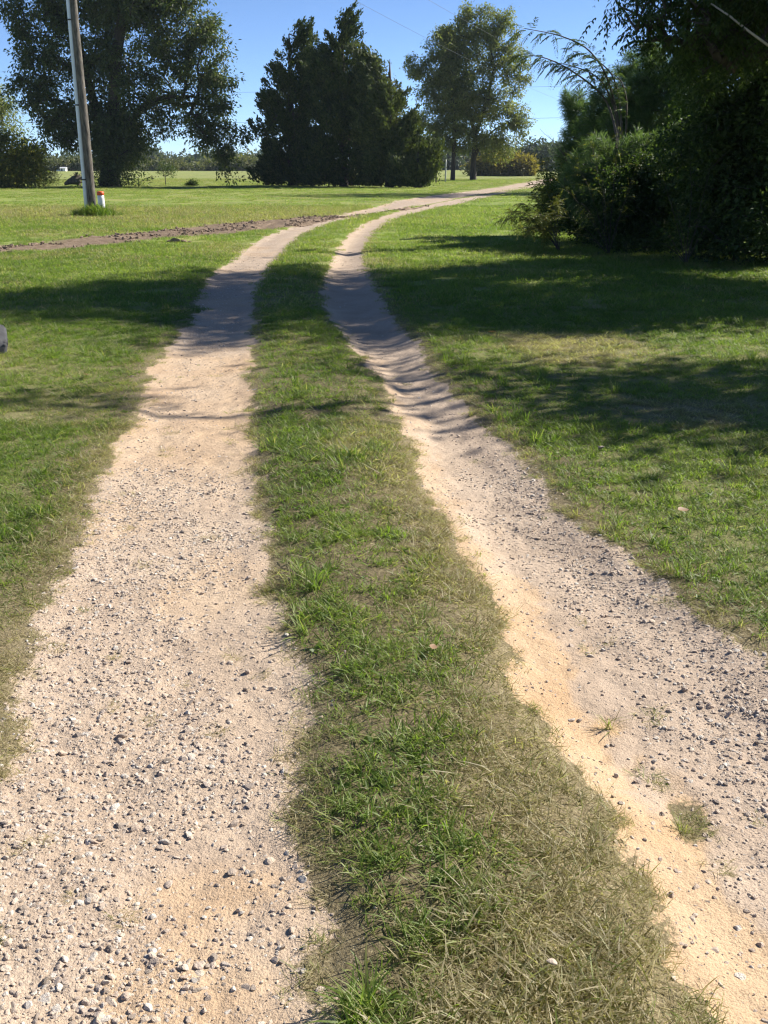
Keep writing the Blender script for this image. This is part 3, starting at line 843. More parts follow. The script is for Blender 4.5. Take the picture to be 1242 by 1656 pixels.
cedar('tall dark cedar with a narrow pointed top, tallest of the clump', 79, [(562, 30, 8), (560, 44, 11), (558, 58, 12), (556, 72, 16), (550, 92, 27), (546, 125, 40), (550, 165, 52), (558, 215, 64), (558, 265, 62), (540, 285, 52)], 700, 125, 556)
cedar('dark cedar with a pointed top on the left of the clump', 81, [(489, 44, 7), (490, 62, 13), (488, 88, 21), (512, 118, 24), (514, 155, 34), (478, 125, 29), (472, 165, 38), (466, 205, 42), (466, 245, 44), (468, 280, 42), (436, 128, 10), (437, 165, 15), (436, 250, 14), (430, 280, 10)], 520, 115, 474)
cedar('rounded dark cedar sloping down towards the two pale pecans', 77.5, [(606, 96, 9), (606, 122, 17), (612, 155, 30), (626, 195, 40), (634, 240, 44), (636, 280, 38), (656, 220, 24), (664, 265, 26), (588, 92, 10)], 500, 115, 630, mat=L_CEDAR2)
cedar('low bushy cedar sapling at the foot of the clump', 76, [(690, 255, 16), (688, 280, 18), (655, 282, 20), (672, 290, 14)], 150, 90, 676, mat=L_CEDAR2)

# --- two paler pecans by the bend of the road
Y1 = 112.0
base = at(765, 289, Y1); base[2] = 0
lob = [(760, 48, 30), (795, 42, 28), (815, 62, 26), (740, 75, 30), (775, 90, 44), (822, 105, 32), (760, 140, 45), (810, 150, 42), (838, 185, 18), (785, 195, 45), (825, 215, 24), (812, 236, 18), (780, 232, 22), (848, 120, 12), (738, 110, 26), (728, 72, 20), (744, 52, 16), (735, 150, 26), (745, 190, 26), (850, 190, 9)]
lob = px_lobes(lumpy(lob, 5), Y1)
att, d_, k_ = lobes_points(lob, 820, .6)
trunk = [base, base + [0, 0, 2.2], base + [.1, 0, 4.4]]
limbs = [(2, [base + [-.4, .2, 6], base + [-.9, .3, 8], base + [-1.0, .2, 10.5]]), (2, [base + [.7, -.2, 6.2], base + [1.3, -.3, 8.4], base + [1.9, -.4, 11]]),
         (1, [base + [1.0, .3, 4.0], base + [2.2, .5, 5.0], base + [3.4, .4, 5.6]]), (2, [base + [-1.0, -.4, 5.2], base + [-2.0, -.6, 6.2]])]
tree('pecan_tree', 'pale green pecan with the thicker trunk beside the bend in the road', 'tree', base, att, trunk, .27, clumps(att, 52, .50, .8, .25, .125, droop=.5), L_PECAN2, BARK_D, 'pecan trees', .02, .5, limbs=limbs)
base = at(732, 290, 110.5); base[2] = 0
lob = [(715, 75, 24), (705, 110, 26), (725, 120, 30), (715, 155, 34), (735, 170, 30), (700, 190, 24), (730, 205, 32), (705, 225, 22), (740, 232, 18), (672, 108, 12), (680, 130, 14), (690, 160, 18), (660, 95, 7), (736, 92, 22), (742, 125, 24), (742, 160, 22), (745, 195, 20), (722, 62, 16)]
lob = px_lobes(lumpy(lob, 5), 110.5)
att, d_, k_ = lobes_points(lob, 580, .6)
trunk = [base, base + [.05, 0, 2.2], base + [.1, 0, 4.6], base + [-.2, 0, 7.5], base + [-.4, .1, 10]]
tree('pecan_tree', 'smaller slimmer pecan between the cedar clump and the larger pale pecan', 'tree', base, att, trunk, .19, clumps(att, 50, .48, .8, .25, .125, droop=.5), L_PECAN2, BARK_D, 'pecan trees', .02, .55)

# --- bushes and small growth on the far lawn
def bush(name, label, Y, lobes, n, per, R_, L, W, mat, px, py, group=None, stem=.04, flat=.8, droop=.1):
    base = at(px, py, Y); base[2] = 0
    lb = px_lobes(lobes, Y)
    att, d, k = lobes_points(lb, n, .5)
    att[:, 2] = np.maximum(att[:, 2], .1)
    top = base + [0, 0, .5 * max(c[2] for c, _, _, _ in lb)]
    V, F = clumps(att, per, R_, flat, L, W, droop=droop)
    V[:, 2] = np.maximum(V[:, 2], .01)
    return tree(name, label, 'bush', base, att, [base, base * .5 + top * .5, top], stem, (V, F), mat, BARK, group, .008, .5, .1, 'foliage')
bush('bush', 'yellowing green bush at the left edge below the big pecan', 74, [(20, 255, 34), (45, 270, 24), (10, 285, 26), (55, 245, 14), (-20, 250, 40), (-30, 290, 30)], 240, 60, .6, .26, .12, L_YEL, 15, 304)
bush('sparse_tree', 'pale thin tree at the left edge above the yellowing bush', 90, [(5, 165, 20), (15, 190, 16), (-15, 200, 30), (-20, 160, 30), (25, 215, 10)], 110, 40, .8, .26, .10, L_PECAN2, -8, 300, None, .12)
bush('sapling', 'thin young tree standing alone on the far lawn', 84, [(268, 270, 9), (262, 277, 7), (276, 278, 7)], 34, 22, .28, .14, .05, L_MIMO, 268, 300, None, .03)
bush('low_bush', 'small round dark bush on the far lawn near the sapling', 82, [(310, 296, 5), (316, 297.5, 3.5), (305, 298, 3.5)], 26, 40, .18, .12, .05, L_SHRUB, 310, 300, None, .03)
bush('dry_weeds', 'patch of dry reddish weeds between the yellow bush and the uprooted stump', 78, [(70, 290, 10), (85, 290, 9), (60, 285, 12), (78, 283, 8)], 60, 26, .5, .3, .03, L_BRUSH, 74, 303, None, .02, 1.1, -.8)
# far brush and tree line
for k, (px, py, r, Y, lab) in enumerate([
        (800, 268, 13, 150, 'golden brush clump behind the thick pecan trunk'), (822, 265, 15, 152, 'tallest golden brush clump beyond the bend of the road'),
        (845, 268, 13, 150, 'golden brush clump at the end of the road near the dark shrubs'), (778, 270, 10, 151, 'low golden brush clump between the two pecan trunks and the road')]):
    bush('brush_clump', lab, Y, [(px, py, r), (px - r * .8, py + 4, r * .7), (px + r * .8, py + 4, r * .7), (px, py + 8, r * .8)], 90, 40, 1.0, .55, .22, L_BRUSH if k != 1 else L_YEL, px, py + 14, 'golden brush clumps beyond the road')
far_lobes = []
for px in np.arange(-60, 480, 9.0):
    h = 7 + 10 * fbm(px * .03, 1.7, 95, 3) + (10 * math.exp(-((px - 225) / 30) ** 2)) + rng.uniform(-2, 2)
    far_lobes.append((px, 274 - h * .55, h * .8, rng.uniform(-30, 30)))
att, d_, k_ = lobes_points(px_lobes(far_lobes, 380), 1900, .6)
att[:, 2] = np.abs(att[:, 2])
V, F = clumps(att, 24, 2.6, .8, 1.5, .8)
V[:, 2] = np.maximum(V[:, 2], -.05)
link('distant_woods', mesh_np('distant_woods', V, F, L_FAR), kind='stuff', label='hazy line of distant woods across the far field', category='woods')
brl = [(px, 274 - 9 * fbm(px * .035, 2.2, 96, 3) ** 2 * 2, 2.5 + 8 * fbm(px * .05, 4.4, 98, 2) ** 1.5, rng.uniform(-8, 8)) for px in np.arange(-60, 480, 6.0)]
att, d_, k_ = lobes_points(px_lobes(brl, 260), 1300, .6)
att[:, 2] = np.abs(att[:, 2])
V, F = clumps(att, 24, 1.3, .7, .8, .4); V[:, 2] = np.maximum(V[:, 2], -.05)
link('hedge_brush', mesh_np('hedge_brush', V, F, L_BRUSH2), kind='stuff', label='brown brushy growth along the far edge of the field', category='brush')
wl = [(px, 262 - rng.uniform(0, 10), rng.uniform(6, 14), rng.uniform(-20, 20)) for px in np.arange(655, 1200, 9.0)]
att, d_, k_ = lobes_points(px_lobes(wl, 300), 1500, .6); att[:, 2] = np.abs(att[:, 2])
V, F = clumps(att, 24, 2.2, .8, 1.3, .7); V[:, 2] = np.maximum(V[:, 2], -.05)
link('distant_woods', mesh_np('distant_woods', V, F, L_FAR), kind='stuff', label='distant woods seen past the pecan trunks beyond the road', category='woods')
for px, py, r, Y, lab in ((866, 252, 22, 230, 'rounded blue-grey distant tree at the end of the road'), (895, 258, 16, 235, 'smaller rounded distant tree touching the dark shrubs')):
    bush('distant_tree', lab, Y, [(px, py, r), (px - r * .8, py + 8, r * .7), (px + r * .8, py + 8, r * .7), (px, py + 14, r)], 150, 50, 1.6, .8, .4, L_FAR, px, 285, 'rounded distant trees', .3)

# --- the dark growth beside the shaded lawn
def needles(C, dirs, per, L, W):
    n = len(C) * per
    c = np.repeat(C, per, 0); a = np.repeat(dirs, per, 0)
    D = norm(a * rng.uniform(.1, 1.2, n)[:, None] + rng.normal(0, .62, (n, 3)))
    S = norm(np.cross(D, rng.normal(0, 1, (n, 3)))) * W * .5
    base = c + a * rng.uniform(-.08, .08, n)[:, None]
    l = (L * rng.uniform(.7, 1.15, n))[:, None]
    mid = base + D * l * .6
    tip = base + D * l + np.array([0, 0, -.04])
    V = np.stack([base, mid + S, tip, mid - S], 1).reshape(-1, 3)
    return V, np.arange(n * 4).reshape(-1, 4)
def pine(label, Y, lobes, n, per, px):
    base = at(px, 400, Y); base[2] = 0
    lb = px_lobes(lobes, Y)
    att, d, k = lobes_points(lb, n, .6)
    top = max(c[2] + rz for c, _, _, rz in lb)
    trunk = [base + [0, 0, top * t] for t in (0, .25, .5, .75, .95)]
    outd = norm(att - np.array([base[0], base[1], 0]) - [0, 0, 1] * (att[:, 2:3] - .5)) * .8 + [0, 0, .55]
    return tree('young_pine', label, 'tree', base, att, trunk, .09, needles(att, norm(outd), per, .24, .010), L_PINE, BARK, 'young pines among the shrubs', .007, .5, .1, 'needles')
def px_shrub(name, label, Y, lobes, n, per, R_, L, W, mat, px, stem=.06, droop=.2, group='dark shrubs beside the lawn', cat='bush', flat=.55, depth=1.0):
    base = at(px, 420, Y); base[2] = 0
    lb = px_lobes(lumpy(lobes, 4, .42), Y, 1.0, depth)
    att, d, k = lobes_points(lb, n, .5)
    att = att[att[:, 2] > .05]
    top = base + [0, 0, .6 * max(c[2] for c, _, _, _ in lb)]
    V, F = clumps(att, per, R_, flat, L, W, droop=droop)
    q = (V.reshape(-1, 4, 3)[:, :, 2].min(1) > .005)
    V = V.reshape(-1, 4, 3)[q].reshape(-1, 3); F = np.arange(len(V)).reshape(-1, 4)
    return tree(name, label, cat, base, att, [base, base * .6 + top * .4, top], stem, (V, F), mat, BARK_D, group, .006, .5, .1, 'foliage')
pine('young pine with long needles at the left tip of the dark shrubs', 25, [(932, 165, 16), (940, 190, 26), (945, 225, 32), (935, 262, 30), (960, 255, 30), (925, 215, 16)], 220, 70, 945)
pine('taller young pine with upright needle tufts under the hanging leaves', 23, [(1055, 95, 22), (1075, 120, 42), (1090, 160, 48), (1040, 165, 40), (1060, 205, 50), (1010, 200, 30), (1110, 110, 30), (1030, 235, 40)], 420, 75, 1065)
pine('young pine between the arching branches and the taller pine', 24.2, [(985, 165, 26), (1000, 200, 40), (975, 225, 40), (1030, 140, 30), (1015, 110, 16), (1040, 190, 40), (990, 255, 40), (960, 205, 24)], 380, 75, 1000)
pine('low young pine with fine needles in front of the dark shrubs', 20.9, [(965, 262, 34), (1000, 290, 42), (945, 312, 34), (1035, 255, 40), (1010, 335, 38), (1065, 300, 40), (925, 285, 18), (960, 345, 30)], 360, 70, 985)
px_shrub('dark_shrub', 'dense dark shrub with flat sprays at the left end of the thicket', 22.5, [(938, 312, 34), (965, 335, 46), (925, 350, 32), (960, 375, 45), (905, 322, 22), (985, 305, 36), (985, 395, 40)], 480, 100, .30, .07, .034, L_SHRUB, 960)
px_shrub('dark_shrub', 'wide dark shrub in the middle of the thicket below the taller pine', 20.5, [(1030, 290, 42), (1055, 315, 58), (1020, 355, 55), (1080, 370, 60), (1030, 405, 45), (1100, 262, 50), (1100, 415, 40)], 620, 100, .30, .07, .034, L_SHRUB, 1045)
px_shrub('dark_shrub', 'tall black-shaded shrub filling the right edge of the picture', 18.5, [(1140, 260, 75), (1180, 330, 85), (1230, 250, 90), (1150, 390, 60), (1220, 400, 70), (1260, 340, 80), (1180, 180, 70), (1240, 130, 80), (1300, 250, 90), (1320, 380, 80), (1200, 70, 70), (1260, 20, 90), (1150, 130, 50), (1290, 120, 90)], 1000, 80, .36, .09, .05, L_SHRUB, 1190)
# deep backing growth so that the thicket is a body and not a curtain
px_shrub('dark_shrub', 'shrub mass standing deep behind the taller pine', 28, [(1080, 250, 60), (1140, 220, 70), (1000, 320, 50), (1100, 320, 70), (1200, 260, 80), (1180, 340, 70), (1050, 370, 40)], 500, 60, .5, .13, .07, L_SHRUB, 1120, .1)
# arching sprays low at the shrub's tip
def frond(P0, P1, sag, npin, plen, W=.018):
    t = np.linspace(0, 1, 14)[:, None]
    P = P0 + (P1 - P0) * t + np.array([0, 0, 1]) * (sag * 4 * t * (1 - t))
    return P
def pinnate(P, n_pairs, ln, wd, droop=.35, spread=1.0):
    """leaflets in pairs along path P"""
    t = np.linspace(.12, 1, n_pairs); idx = t * (len(P) - 1); i = np.clip(idx.astype(int), 0, len(P) - 2)
    c = P[i] + (P[i + 1] - P[i]) * (idx - i)[:, None]
    T = norm(P[i + 1] - P[i]); S = norm(np.cross(T, [0, 0, 1.0]))
    out = []
    sc = (np.sin(math.pi * np.clip(t * .85 + .12, 0, 1)) * .6 + .4)
    for s in (-1, 1):
        D = S * s * spread + T * .65 + np.array([0, 0, -droop]) + rng.normal(0, .14, c.shape)
        out.append(leaf_quads(c, D, np.tile([0, 0, 1.0], (len(c), 1)) + rng.normal(0, .25, c.shape), ln * sc, wd * sc, .08))
    V = np.vstack([o[0] for o in out]); return V, np.arange(len(V)).reshape(-1, 4)
def arching(name, label, cat, basepx, Y, tips, mat, leaves, sag, stem_r, group=None, foliage='foliage', bark=None):
    b = at(basepx[0], basepx[1], Y); b0 = b.copy()
    if b[2] < .4: b0[2] = 0
    W_ = Acc(); Lf = Acc()
    for (tx, ty, dy) in tips:
        P1 = at(tx, ty, Y + dy)
        P = frond(b0, P1, sag * np.linalg.norm(P1 - b0), 0, 0)
        P = P + np.cumsum(rng.normal(0, .008, P.shape), 0)
        V, F = tube_path(P, np.linspace(stem_r, stem_r * .3, len(P)), 5); W_.add(V, F)
        leaves(Lf, P)
    e = empty(name, tuple(b0), label=label, category=cat)
    if group: e['group'] = group
    W_.V = [v - b0 for v in W_.V]; Lf.V = [v - b0 for v in Lf.V]
    link('stem', W_.mesh(name + '_stem', bark or BARK, True), e)
    link(foliage, Lf.mesh(name + '_leaf', mat), e)
    return e
def side_fronds(every, ln, pairs, l, w, droop=.3):
    def f(acc, P):
        for k in range(4, len(P)):
            for s in range(every):
                a = rng.uniform(0, 6.28)
                T = norm(P[min(k + 1, len(P) - 1)] - P[k - 1])
                D = norm(T * .7 + rng.normal(0, .6, 3) + [0, 0, -.05])
                q = np.linspace(0, 1, 6)[:, None]
                L = ln * rng.uniform(.6, 1.15)
                R_ = P[k] + D * L * q + np.array([0, 0, -droop * L]) * q ** 2
                acc.add(*pinnate(R_, pairs, l, w))
    return f
arching('weed_bush', 'low arching weed with drooping sprays in front of the thicket', 'bush', (905, 392), 20.2,
        [(812, 352, -.3), (828, 338, 0), (845, 330, .4), (838, 366, -.6), (862, 318, .3), (870, 345, -.8), (880, 300, .5), (860, 372, -.9), (895, 330, -1), (855, 350, .8)], L_YEL, side_fronds(5, .26, 9, .065, .018), .16, .010)
arching('weed_bush', 'upright leafy weed with yellowing tip at the tip of the thicket', 'bush', (900, 380), 24,
        [(880, 262, 0), (873, 272, .5), (890, 280, -.5), (866, 295, .3), (905, 270, .4), (885, 310, -.6), (872, 322, .4)], L_YEL, side_fronds(4, .30, 8, .07, .03), .08, .012)
arching('thicket_shoots', 'long arching leafy shoots hanging over the front of the thicket', 'shoot', (985, 405), 19.3,
        [(905, 300, .2), (925, 262, .6), (955, 225, .8), (1000, 205, .4), (890, 345, -.3), (935, 330, -.5), (970, 290, -.4), (1040, 240, .2), (1020, 300, -.5), (915, 375, -.6)], L_YEL, side_fronds(1, .30, 8, .05, .020), .10, .007, bark=BARK_D)
arching('thicket_shoots', 'arching leafy shoots on the shaded face of the thicket near the picture edge', 'shoot', (1110, 420), 17.6,
        [(1030, 330, .1), (1060, 270, .3), (1110, 230, .3), (1160, 250, 0), (1040, 390, -.2), (1090, 330, -.4), (1150, 330, -.4), (1190, 300, -.1)], L_SHRUB, side_fronds(1, .30, 8, .055, .024), .10, .007, bark=BARK_D)
def bare_twigs(acc, P):
    for k in range(3, len(P)):
        for s in range(2):
            D = norm(norm(P[-1] - P[0]) + rng.normal(0, .5, 3))
            q = np.linspace(0, 1, 5)[:, None]
            acc.add(*pinnate(P[k] + D * .2 * q, 4, .025, .01))
arching('bare_shoot', 'thin nearly leafless shoot leaning out of the thicket towards the road', 'shoot', (925, 270), 24, [(874, 208, 0), (886, 222, .3), (880, 236, -.3), (905, 215, .2)], L_MIMO, bare_twigs, .05, .008)
def mimosa():
    Y = 22.0
    paths = [[(1012, 330), (1008, 250), (998, 180), (980, 115), (950, 76), (905, 56), (848, 46)],
             [(1012, 330), (1000, 230), (985, 165), (955, 135), (915, 108), (880, 92), (846, 88)],
             [(1012, 330), (1003, 240), (995, 175), (975, 130), (945, 112), (905, 102)],
             [(1012, 330), (1006, 240), (1004, 170), (992, 120), (965, 96), (930, 84)],
             [(1012, 330), (1012, 240), (1014, 160), (1004, 128), (985, 116)]]
    b0 = at(1012, 330, Y); b0[2] = 0
    W_ = Acc(); Lf = Acc()
    for q, pl in enumerate(paths):
        C = np.array([b0] + [at(x, y, Y + rng.uniform(-.4, .4)) for x, y in pl])
        t = np.linspace(0, len(C) - 1, 26); P = np.stack([np.interp(t, np.arange(len(C)), C[:, k]) for k in range(3)], 1)
        for it in range(2): P[1:-1] = (P[:-2] + P[1:-1] * 2 + P[2:]) / 4
        V, F = tube_path(P, np.linspace(.035, .006, len(P)), 6); W_.add(V, F)
        for k in range(13, len(P)):
            for m in range(3 if q < 3 else 2):
                T = norm(P[k] - P[k - 1]); D = norm(T * .8 + rng.normal(0, .55, 3) + [0, 0, -.1])
                u = np.linspace(0, 1, 6)[:, None]; L = rng.uniform(.22, .42)
                R_ = P[k] + D * L * u + np.array([0, 0, -.45 * L]) * u ** 2
                Lf.add(*pinnate(R_, 12, .10, .026, .35))
    e = empty('mimosa_tree', tuple(b0), label='slender tree with long arching feathery branches against the sky', category='tree')
    W_.V = [v - b0 for v in W_.V]; Lf.V = [v - b0 for v in Lf.V]
    link('trunk', W_.mesh('mimosa_wood', BARK, True), e); link('crown', Lf.mesh('mimosa_leaves', L_MIMO), e)
mimosa()
# --- tree with hanging compound leaves, its trunk just outside the picture
def leafy_limb_tree(name, label, base, trunk, lobes, n, per, ln, pairs, l, w, mat, r_base, extra=None):
    att, d, k = lobes_points(lobes, n, .5)
    if extra is not None: att = np.vstack([att, extra])
    acc = Acc()
    for c in att:
        for q in range(per):
            D = norm(rng.normal(0, 1, 3) * [1, 1, .4] + [0, 0, -.15])
            t = np.linspace(0, 1, 5)[:, None]; L = ln * rng.uniform(.7, 1.2)
            P = c + rng.normal(0, .16, 3) + D * L * t + np.array([0, 0, -.55 * L]) * t ** 2
            acc.add(*pinnate(P, pairs, l, w, .45))
    V, F = np.vstack(acc.V), np.vstack(acc.F)
    return tree(name, label, 'tree', base, att, trunk, r_base, (V, F), mat, BARK_D, 'shade trees beside the lawn', .008, .5, .25)
b = np.array([8.2, 18.2, 0.0])
lob = [(at(1045, 25, 14.5), .38, .5, .35), (at(1090, 20, 14.8), .55, .7, .5), (at(1150, 25, 15), .7, .9, .65), (at(1215, 40, 15.2), .75, 1.0, .8), (at(1090, -60, 15), .9, 1.2, .7), (at(1200, -80, 15.5), 1.3, 1.5, 1.0),
       (np.array([5.6, 16.4, 5.6]), 1.6, 1.6, 1.2), (np.array([7.5, 17.5, 7.0]), 2.2, 2.0, 1.8), (np.array([6.0, 18.0, 8.2]), 1.7, 1.8, 1.5), (np.array([8.6, 18.6, 9.4]), 2.2, 2.0, 1.8), (np.array([9.8, 16.5, 6.4]), 1.8, 1.6, 1.5)]
leafy_limb_tree('shade_tree', 'dark tree with hanging compound leaves in the upper right corner', b, [b, b + [0, 0, 2], b + [-.1, -.1, 4.2], b + [-.2, -.2, 6.5], b + [0, 0, 9]], lob, 560, 5, .32, 6, .105, .032, L_SHRUB, .24,
                lobes_points([(c, rx, ry, rz) for c, rx, ry, rz in lob[:6]], 300, .4)[0])
# dead pale limb hanging across the corner
P = np.array([at(1150, 6, 14.2), at(1180, 26, 14.2), at(1205, 46, 14.2), at(1232, 66, 14.25), at(1262, 88, 14.4)])
lm = empty('dead_branch', tuple(P[0]), label='thin pale dead branch slanting across the dark leaves in the upper corner', category='branch')
V, F = tube_path(P - P[0], np.linspace(.010, .018, 5), 6)
link('bark', mesh_np('dead_branch', V, F, plain_mat('dead_wood', (0.42, 0.37, 0.31), .8, .2, 20), True), lm)
# sparse trees outside the picture whose shade falls on the near lawn
def shade_tree(label, b, lobes, n, per, r_base):
    b = np.array(b, float); lb = [(np.array(c, float), r, r, r * .8) for c, r in lobes]
    att, d, k = lobes_points(lb, n, .4)
    top = np.mean([c for c, _, _, _ in lb], 0)
    trunk = [b, b * .7 + top * .3, b * .35 + top * .65, top]
    return tree('shade_tree', label, 'tree', b, att, trunk, r_base, clumps(att, per, .42, .6, .16, .07, droop=.4), L_SHRUB, BARK, 'shade trees beside the lawn', .01, .5, .2)
shade_tree('shade tree standing outside the picture beside the near lawn', (11.0, 10.5, 0),
           [((8.0, 10.2, 4.6), 1.1), ((9.2, 10.6, 5.4), 1.2), ((7.2, 9.6, 4.4), .8), ((9.6, 9.4, 4.4), 1.0), ((8.4, 8.4, 3.9), .8), ((7.0, 10.8, 5.0), .7), ((10.4, 11.2, 5.8), 1.3), ((6.4, 9.6, 4.2), .6), ((9.4, 8.0, 3.4), .6), ((6.2, 11.6, 5.2), .6),
            ((7.4, 8.8, 4.2), .8), ((8.0, 7.6, 3.9), .6), ((7.2, 7.4, 3.8), .4), ((8.6, 6.9, 3.8), .5), ((6.6, 8.4, 4.0), .4), ((8.2, 6.2, 3.4), .3), ((5.2, 10.6, 6.0), .45), ((4.0, 10.4, 5.9), .4), ((3.0, 9.9, 5.7), .3), ((5.8, 9.9, 5.2), .35)], 320, 23, .17)
shade_tree('tall shade tree standing outside the picture behind the thicket', (10.5, 19.5, 0),
           [((8.4, 16.8, 8.0), 1.9), ((6.8, 18.0, 8.6), 1.0), ((9.6, 18.8, 9.6), 2.2), ((7.4, 14.6, 7.0), 1.3), ((9.4, 15.8, 7.4), 1.8), ((11.0, 20.5, 10.5), 2.2), ((8.8, 20.4, 9.0), 1.7), ((5.4, 18.6, 8.8), .5), ((4.8, 17.0, 8.0), .35)], 400, 44, .28)
shade_tree('low shade tree standing outside the picture between the thicket and the lawn', (9.6, 15.0, 0),
           [((7.0, 13.6, 3.6), 1.0), ((8.2, 15.0, 4.2), 1.2), ((7.8, 13.8, 4.8), 1.0), ((9.2, 15.4, 4.8), 1.3), ((6.8, 14.6, 4.6), .9), ((8.8, 13.6, 3.8), .9), ((9.6, 14.2, 4.0), 1.0), ((6.6, 15.6, 5.2), .8), ((7.4, 16.4, 3.6), 1.0), ((8.6, 16.9, 4.0), 1.1), ((9.8, 16.4, 4.4), 1.1), ((7.8, 15.6, 3.0), .8)], 480, 44, .13)
shade_tree('tallest far shade tree standing behind the thicket beside the road', (27, 70, 0), [((26, 70, 14), 4.0), ((26, 70, 20), 4.2), ((27, 71, 24), 3.4), ((30, 70, 12), 4.0), ((24, 69, 9), 3.4)], 520, 60, .4)
shade_tree('middle far shade tree standing behind the thicket nearer the lawn', (21, 65, 0), [((20, 64, 9), 3.0), ((21, 66, 13), 3.2), ((20.5, 65, 17), 2.6), ((24, 64, 8), 3.4)], 380, 60, .3)

# ------------------------------------------------------------------ utility pole, cable marker
gz = lambda x, y: float(height(np.array([x]), np.array([y]))[0])
px_, py_ = pix(150, 352)
PX, PY = float(px_), float(py_)
PZ = gz(PX, PY)
M_POLE = bark_mat('weathered_pole', (0.03, 0.026, 0.022), (0.22, 0.19, 0.155), 22.0)
M_COND = plain_mat('grey_conduit', (0.72, 0.76, 0.79), .4, .06, 3)
M_DARK = plain_mat('dark_strap', (0.05, 0.05, 0.05), .5, .2)
pole = empty('utility_pole', (PX, PY, PZ), label='weathered wooden utility pole with a pale conduit up one side', category='pole')
hgt = 10.5
zz = np.linspace(-.05, hgt, 14)
P = np.stack([0.012 * np.sin(zz * .8), 0.01 * np.cos(zz * .7), zz], 1)
V, F = tube_path(P, np.linspace(.135, .095, 14), 20); link('shaft', mesh_np('pole_shaft', V, F, M_POLE, True), pole)
P = np.stack([np.linspace(-.158, -.140, 14), np.full(14, -.05), zz - .0], 1)
V, F = tube_path(P, .058, 14); link('conduit', mesh_np('pole_conduit', V, F, M_COND, True), pole)
for z in (1.1, 3.25, 5.6, 7.9):
    acc = Acc()
    V, F = tube_path(np.array([[-.15, -.05, z - .02], [-.15, -.05, z + .02]]), .066, 14); acc.add(V, F)
    link('strap', acc.mesh('pole_strap', M_DARK, True), pole)
acc = Acc(); acc.add(*box((.105, -.09, .22), (.05, .05, .5))); link('ground_wire_guard', acc.mesh('pole_guard', M_DARK), pole)
acc = Acc(); acc.add(*box((0, 0, hgt - .55), (2.4, .1, .12))); link('crossarm', acc.mesh('pole_arm', M_POLE), pole)
for x in (-1.05, -.35, .4, 1.05):
    acc = Acc()
    V, F = tube_path(np.array([[x, 0, hgt - .49], [x, 0, hgt - .40], [x, 0, hgt - .36], [x, 0, hgt - .30]]), np.array([.03, .05, .03, .045]), 10); acc.add(V, F)
    link('insulator', acc.mesh('pole_insulator', M_DARK, True), pole)
mx_, my_ = pix(166, 348); mx_, my_ = float(mx_), float(my_)
mk = empty('cable_marker', (mx_, my_, gz(mx_, my_)), label='short white marker post with an orange cap beside the utility pole', category='marker post')
zz = np.linspace(-.05, .62, 6)
V, F = tube_path(np.stack([zz * -.02, zz * 0, zz], 1), np.linspace(.115, .105, 6), 20); link('post', mesh_np('marker_post', V, F, plain_mat('white_plastic', (0.74, 0.75, 0.73), .4, .06, 4), True), mk)
zz = np.array([.60, .605, .69, .715, .725]); V, F = tube_path(np.stack([zz * -.02, zz * 0, zz], 1), np.array([.105, .118, .116, .10, .04]), 20)
link('cap', mesh_np('marker_cap', V, F, plain_mat('orange_plastic', (0.72, 0.12, 0.03), .45, .08, 4), True), mk)
# long uncut grass round their feet
n = 230
a = rng.uniform(0, 6.28, n); r = np.abs(rng.normal(0, .26, n)) + .06
X = PX + .14 + np.cos(a) * r * 1.5; Y = PY + np.sin(a) * r * .9 - .1
C_TALL = proto_collection('tall_tuft', [tuft_mesh('tall%d' % k, 26, .06, .16, .42, .011, .05, .55, .9, 150 + k, M_GRASS) for k in range(3)])
sc_ = rng.uniform(.6, 1.15, n) * np.clip(1.25 - r * .9, .4, 1.2)
scatter('tall_grass', C_TALL, np.stack([X, Y, height(X, Y)], 1), np.stack([np.zeros(n), np.zeros(n), a * 3], 1), np.repeat(sc_[:, None], 3, 1), rng.integers(0, 3, n), None,
        {'dry': rng.uniform(0, .25, n), 'tint': rng.uniform(.05, .5, n)}, label='tuft of uncut long grass round the foot of the pole', category='grass')

# ------------------------------------------------------------------ power lines
M_WIRE = plain_mat('wire', (0.10, 0.11, 0.12), .5, .1)
def wire(label, p0, p1, sag, rad):
    t = np.linspace(0, 1, 40)[:, None]
    P = p0 + (p1 - p0) * t - np.array([0, 0, 1]) * sag * 4 * t * (1 - t)
    V, F = tube_path(P, rad, 5)
    o = link('power_line', mesh_np('power_line', V, F, M_WIRE, True)); o['label'] = label; o['category'] = 'cable'; o['group'] = 'power lines across the sky'
wire('lower power line crossing the sky behind the cedars', at(-200, 196, 175), at(1500, 172, 165), 1.0, .022)
wire('upper power line crossing the sky beside the pale pecan', at(-200, 150, 172), at(1500, 118, 168), 1.0, .018)
wire('thin high cable slanting across the top of the sky', at(500, -40, 60), at(900, 160, 110), .3, .008)
wire('second thin high cable slanting above the pecans', at(590, -60, 60), at(1000, 160, 110), .3, .008)

# ------------------------------------------------------------------ small things
M_POST = bark_mat('fence_post', (0.06, 0.05, 0.04), (0.18, 0.15, 0.12), 12)
for px, top, Y, lab, m_ in ((706, 240, 96, 'dark thin fence post close to the cedar clump', M_POST), (721, 258, 100, 'shorter pale fence post between the cedars and the slim pecan', plain_mat('pale_post', (.42, .42, .40), .7))):
    T = at(px, top, Y); b = np.array([T[0], Y, 0])
    zz = np.linspace(-.1, T[2], 6)
    V, F = tube_path(np.stack([zz * .004, zz * 0, zz], 1), .07, 8)
    e = empty('fence_post', tuple(b), label=lab, category='post'); link('shaft', mesh_np('fence_post', V, F, m_, True), e)
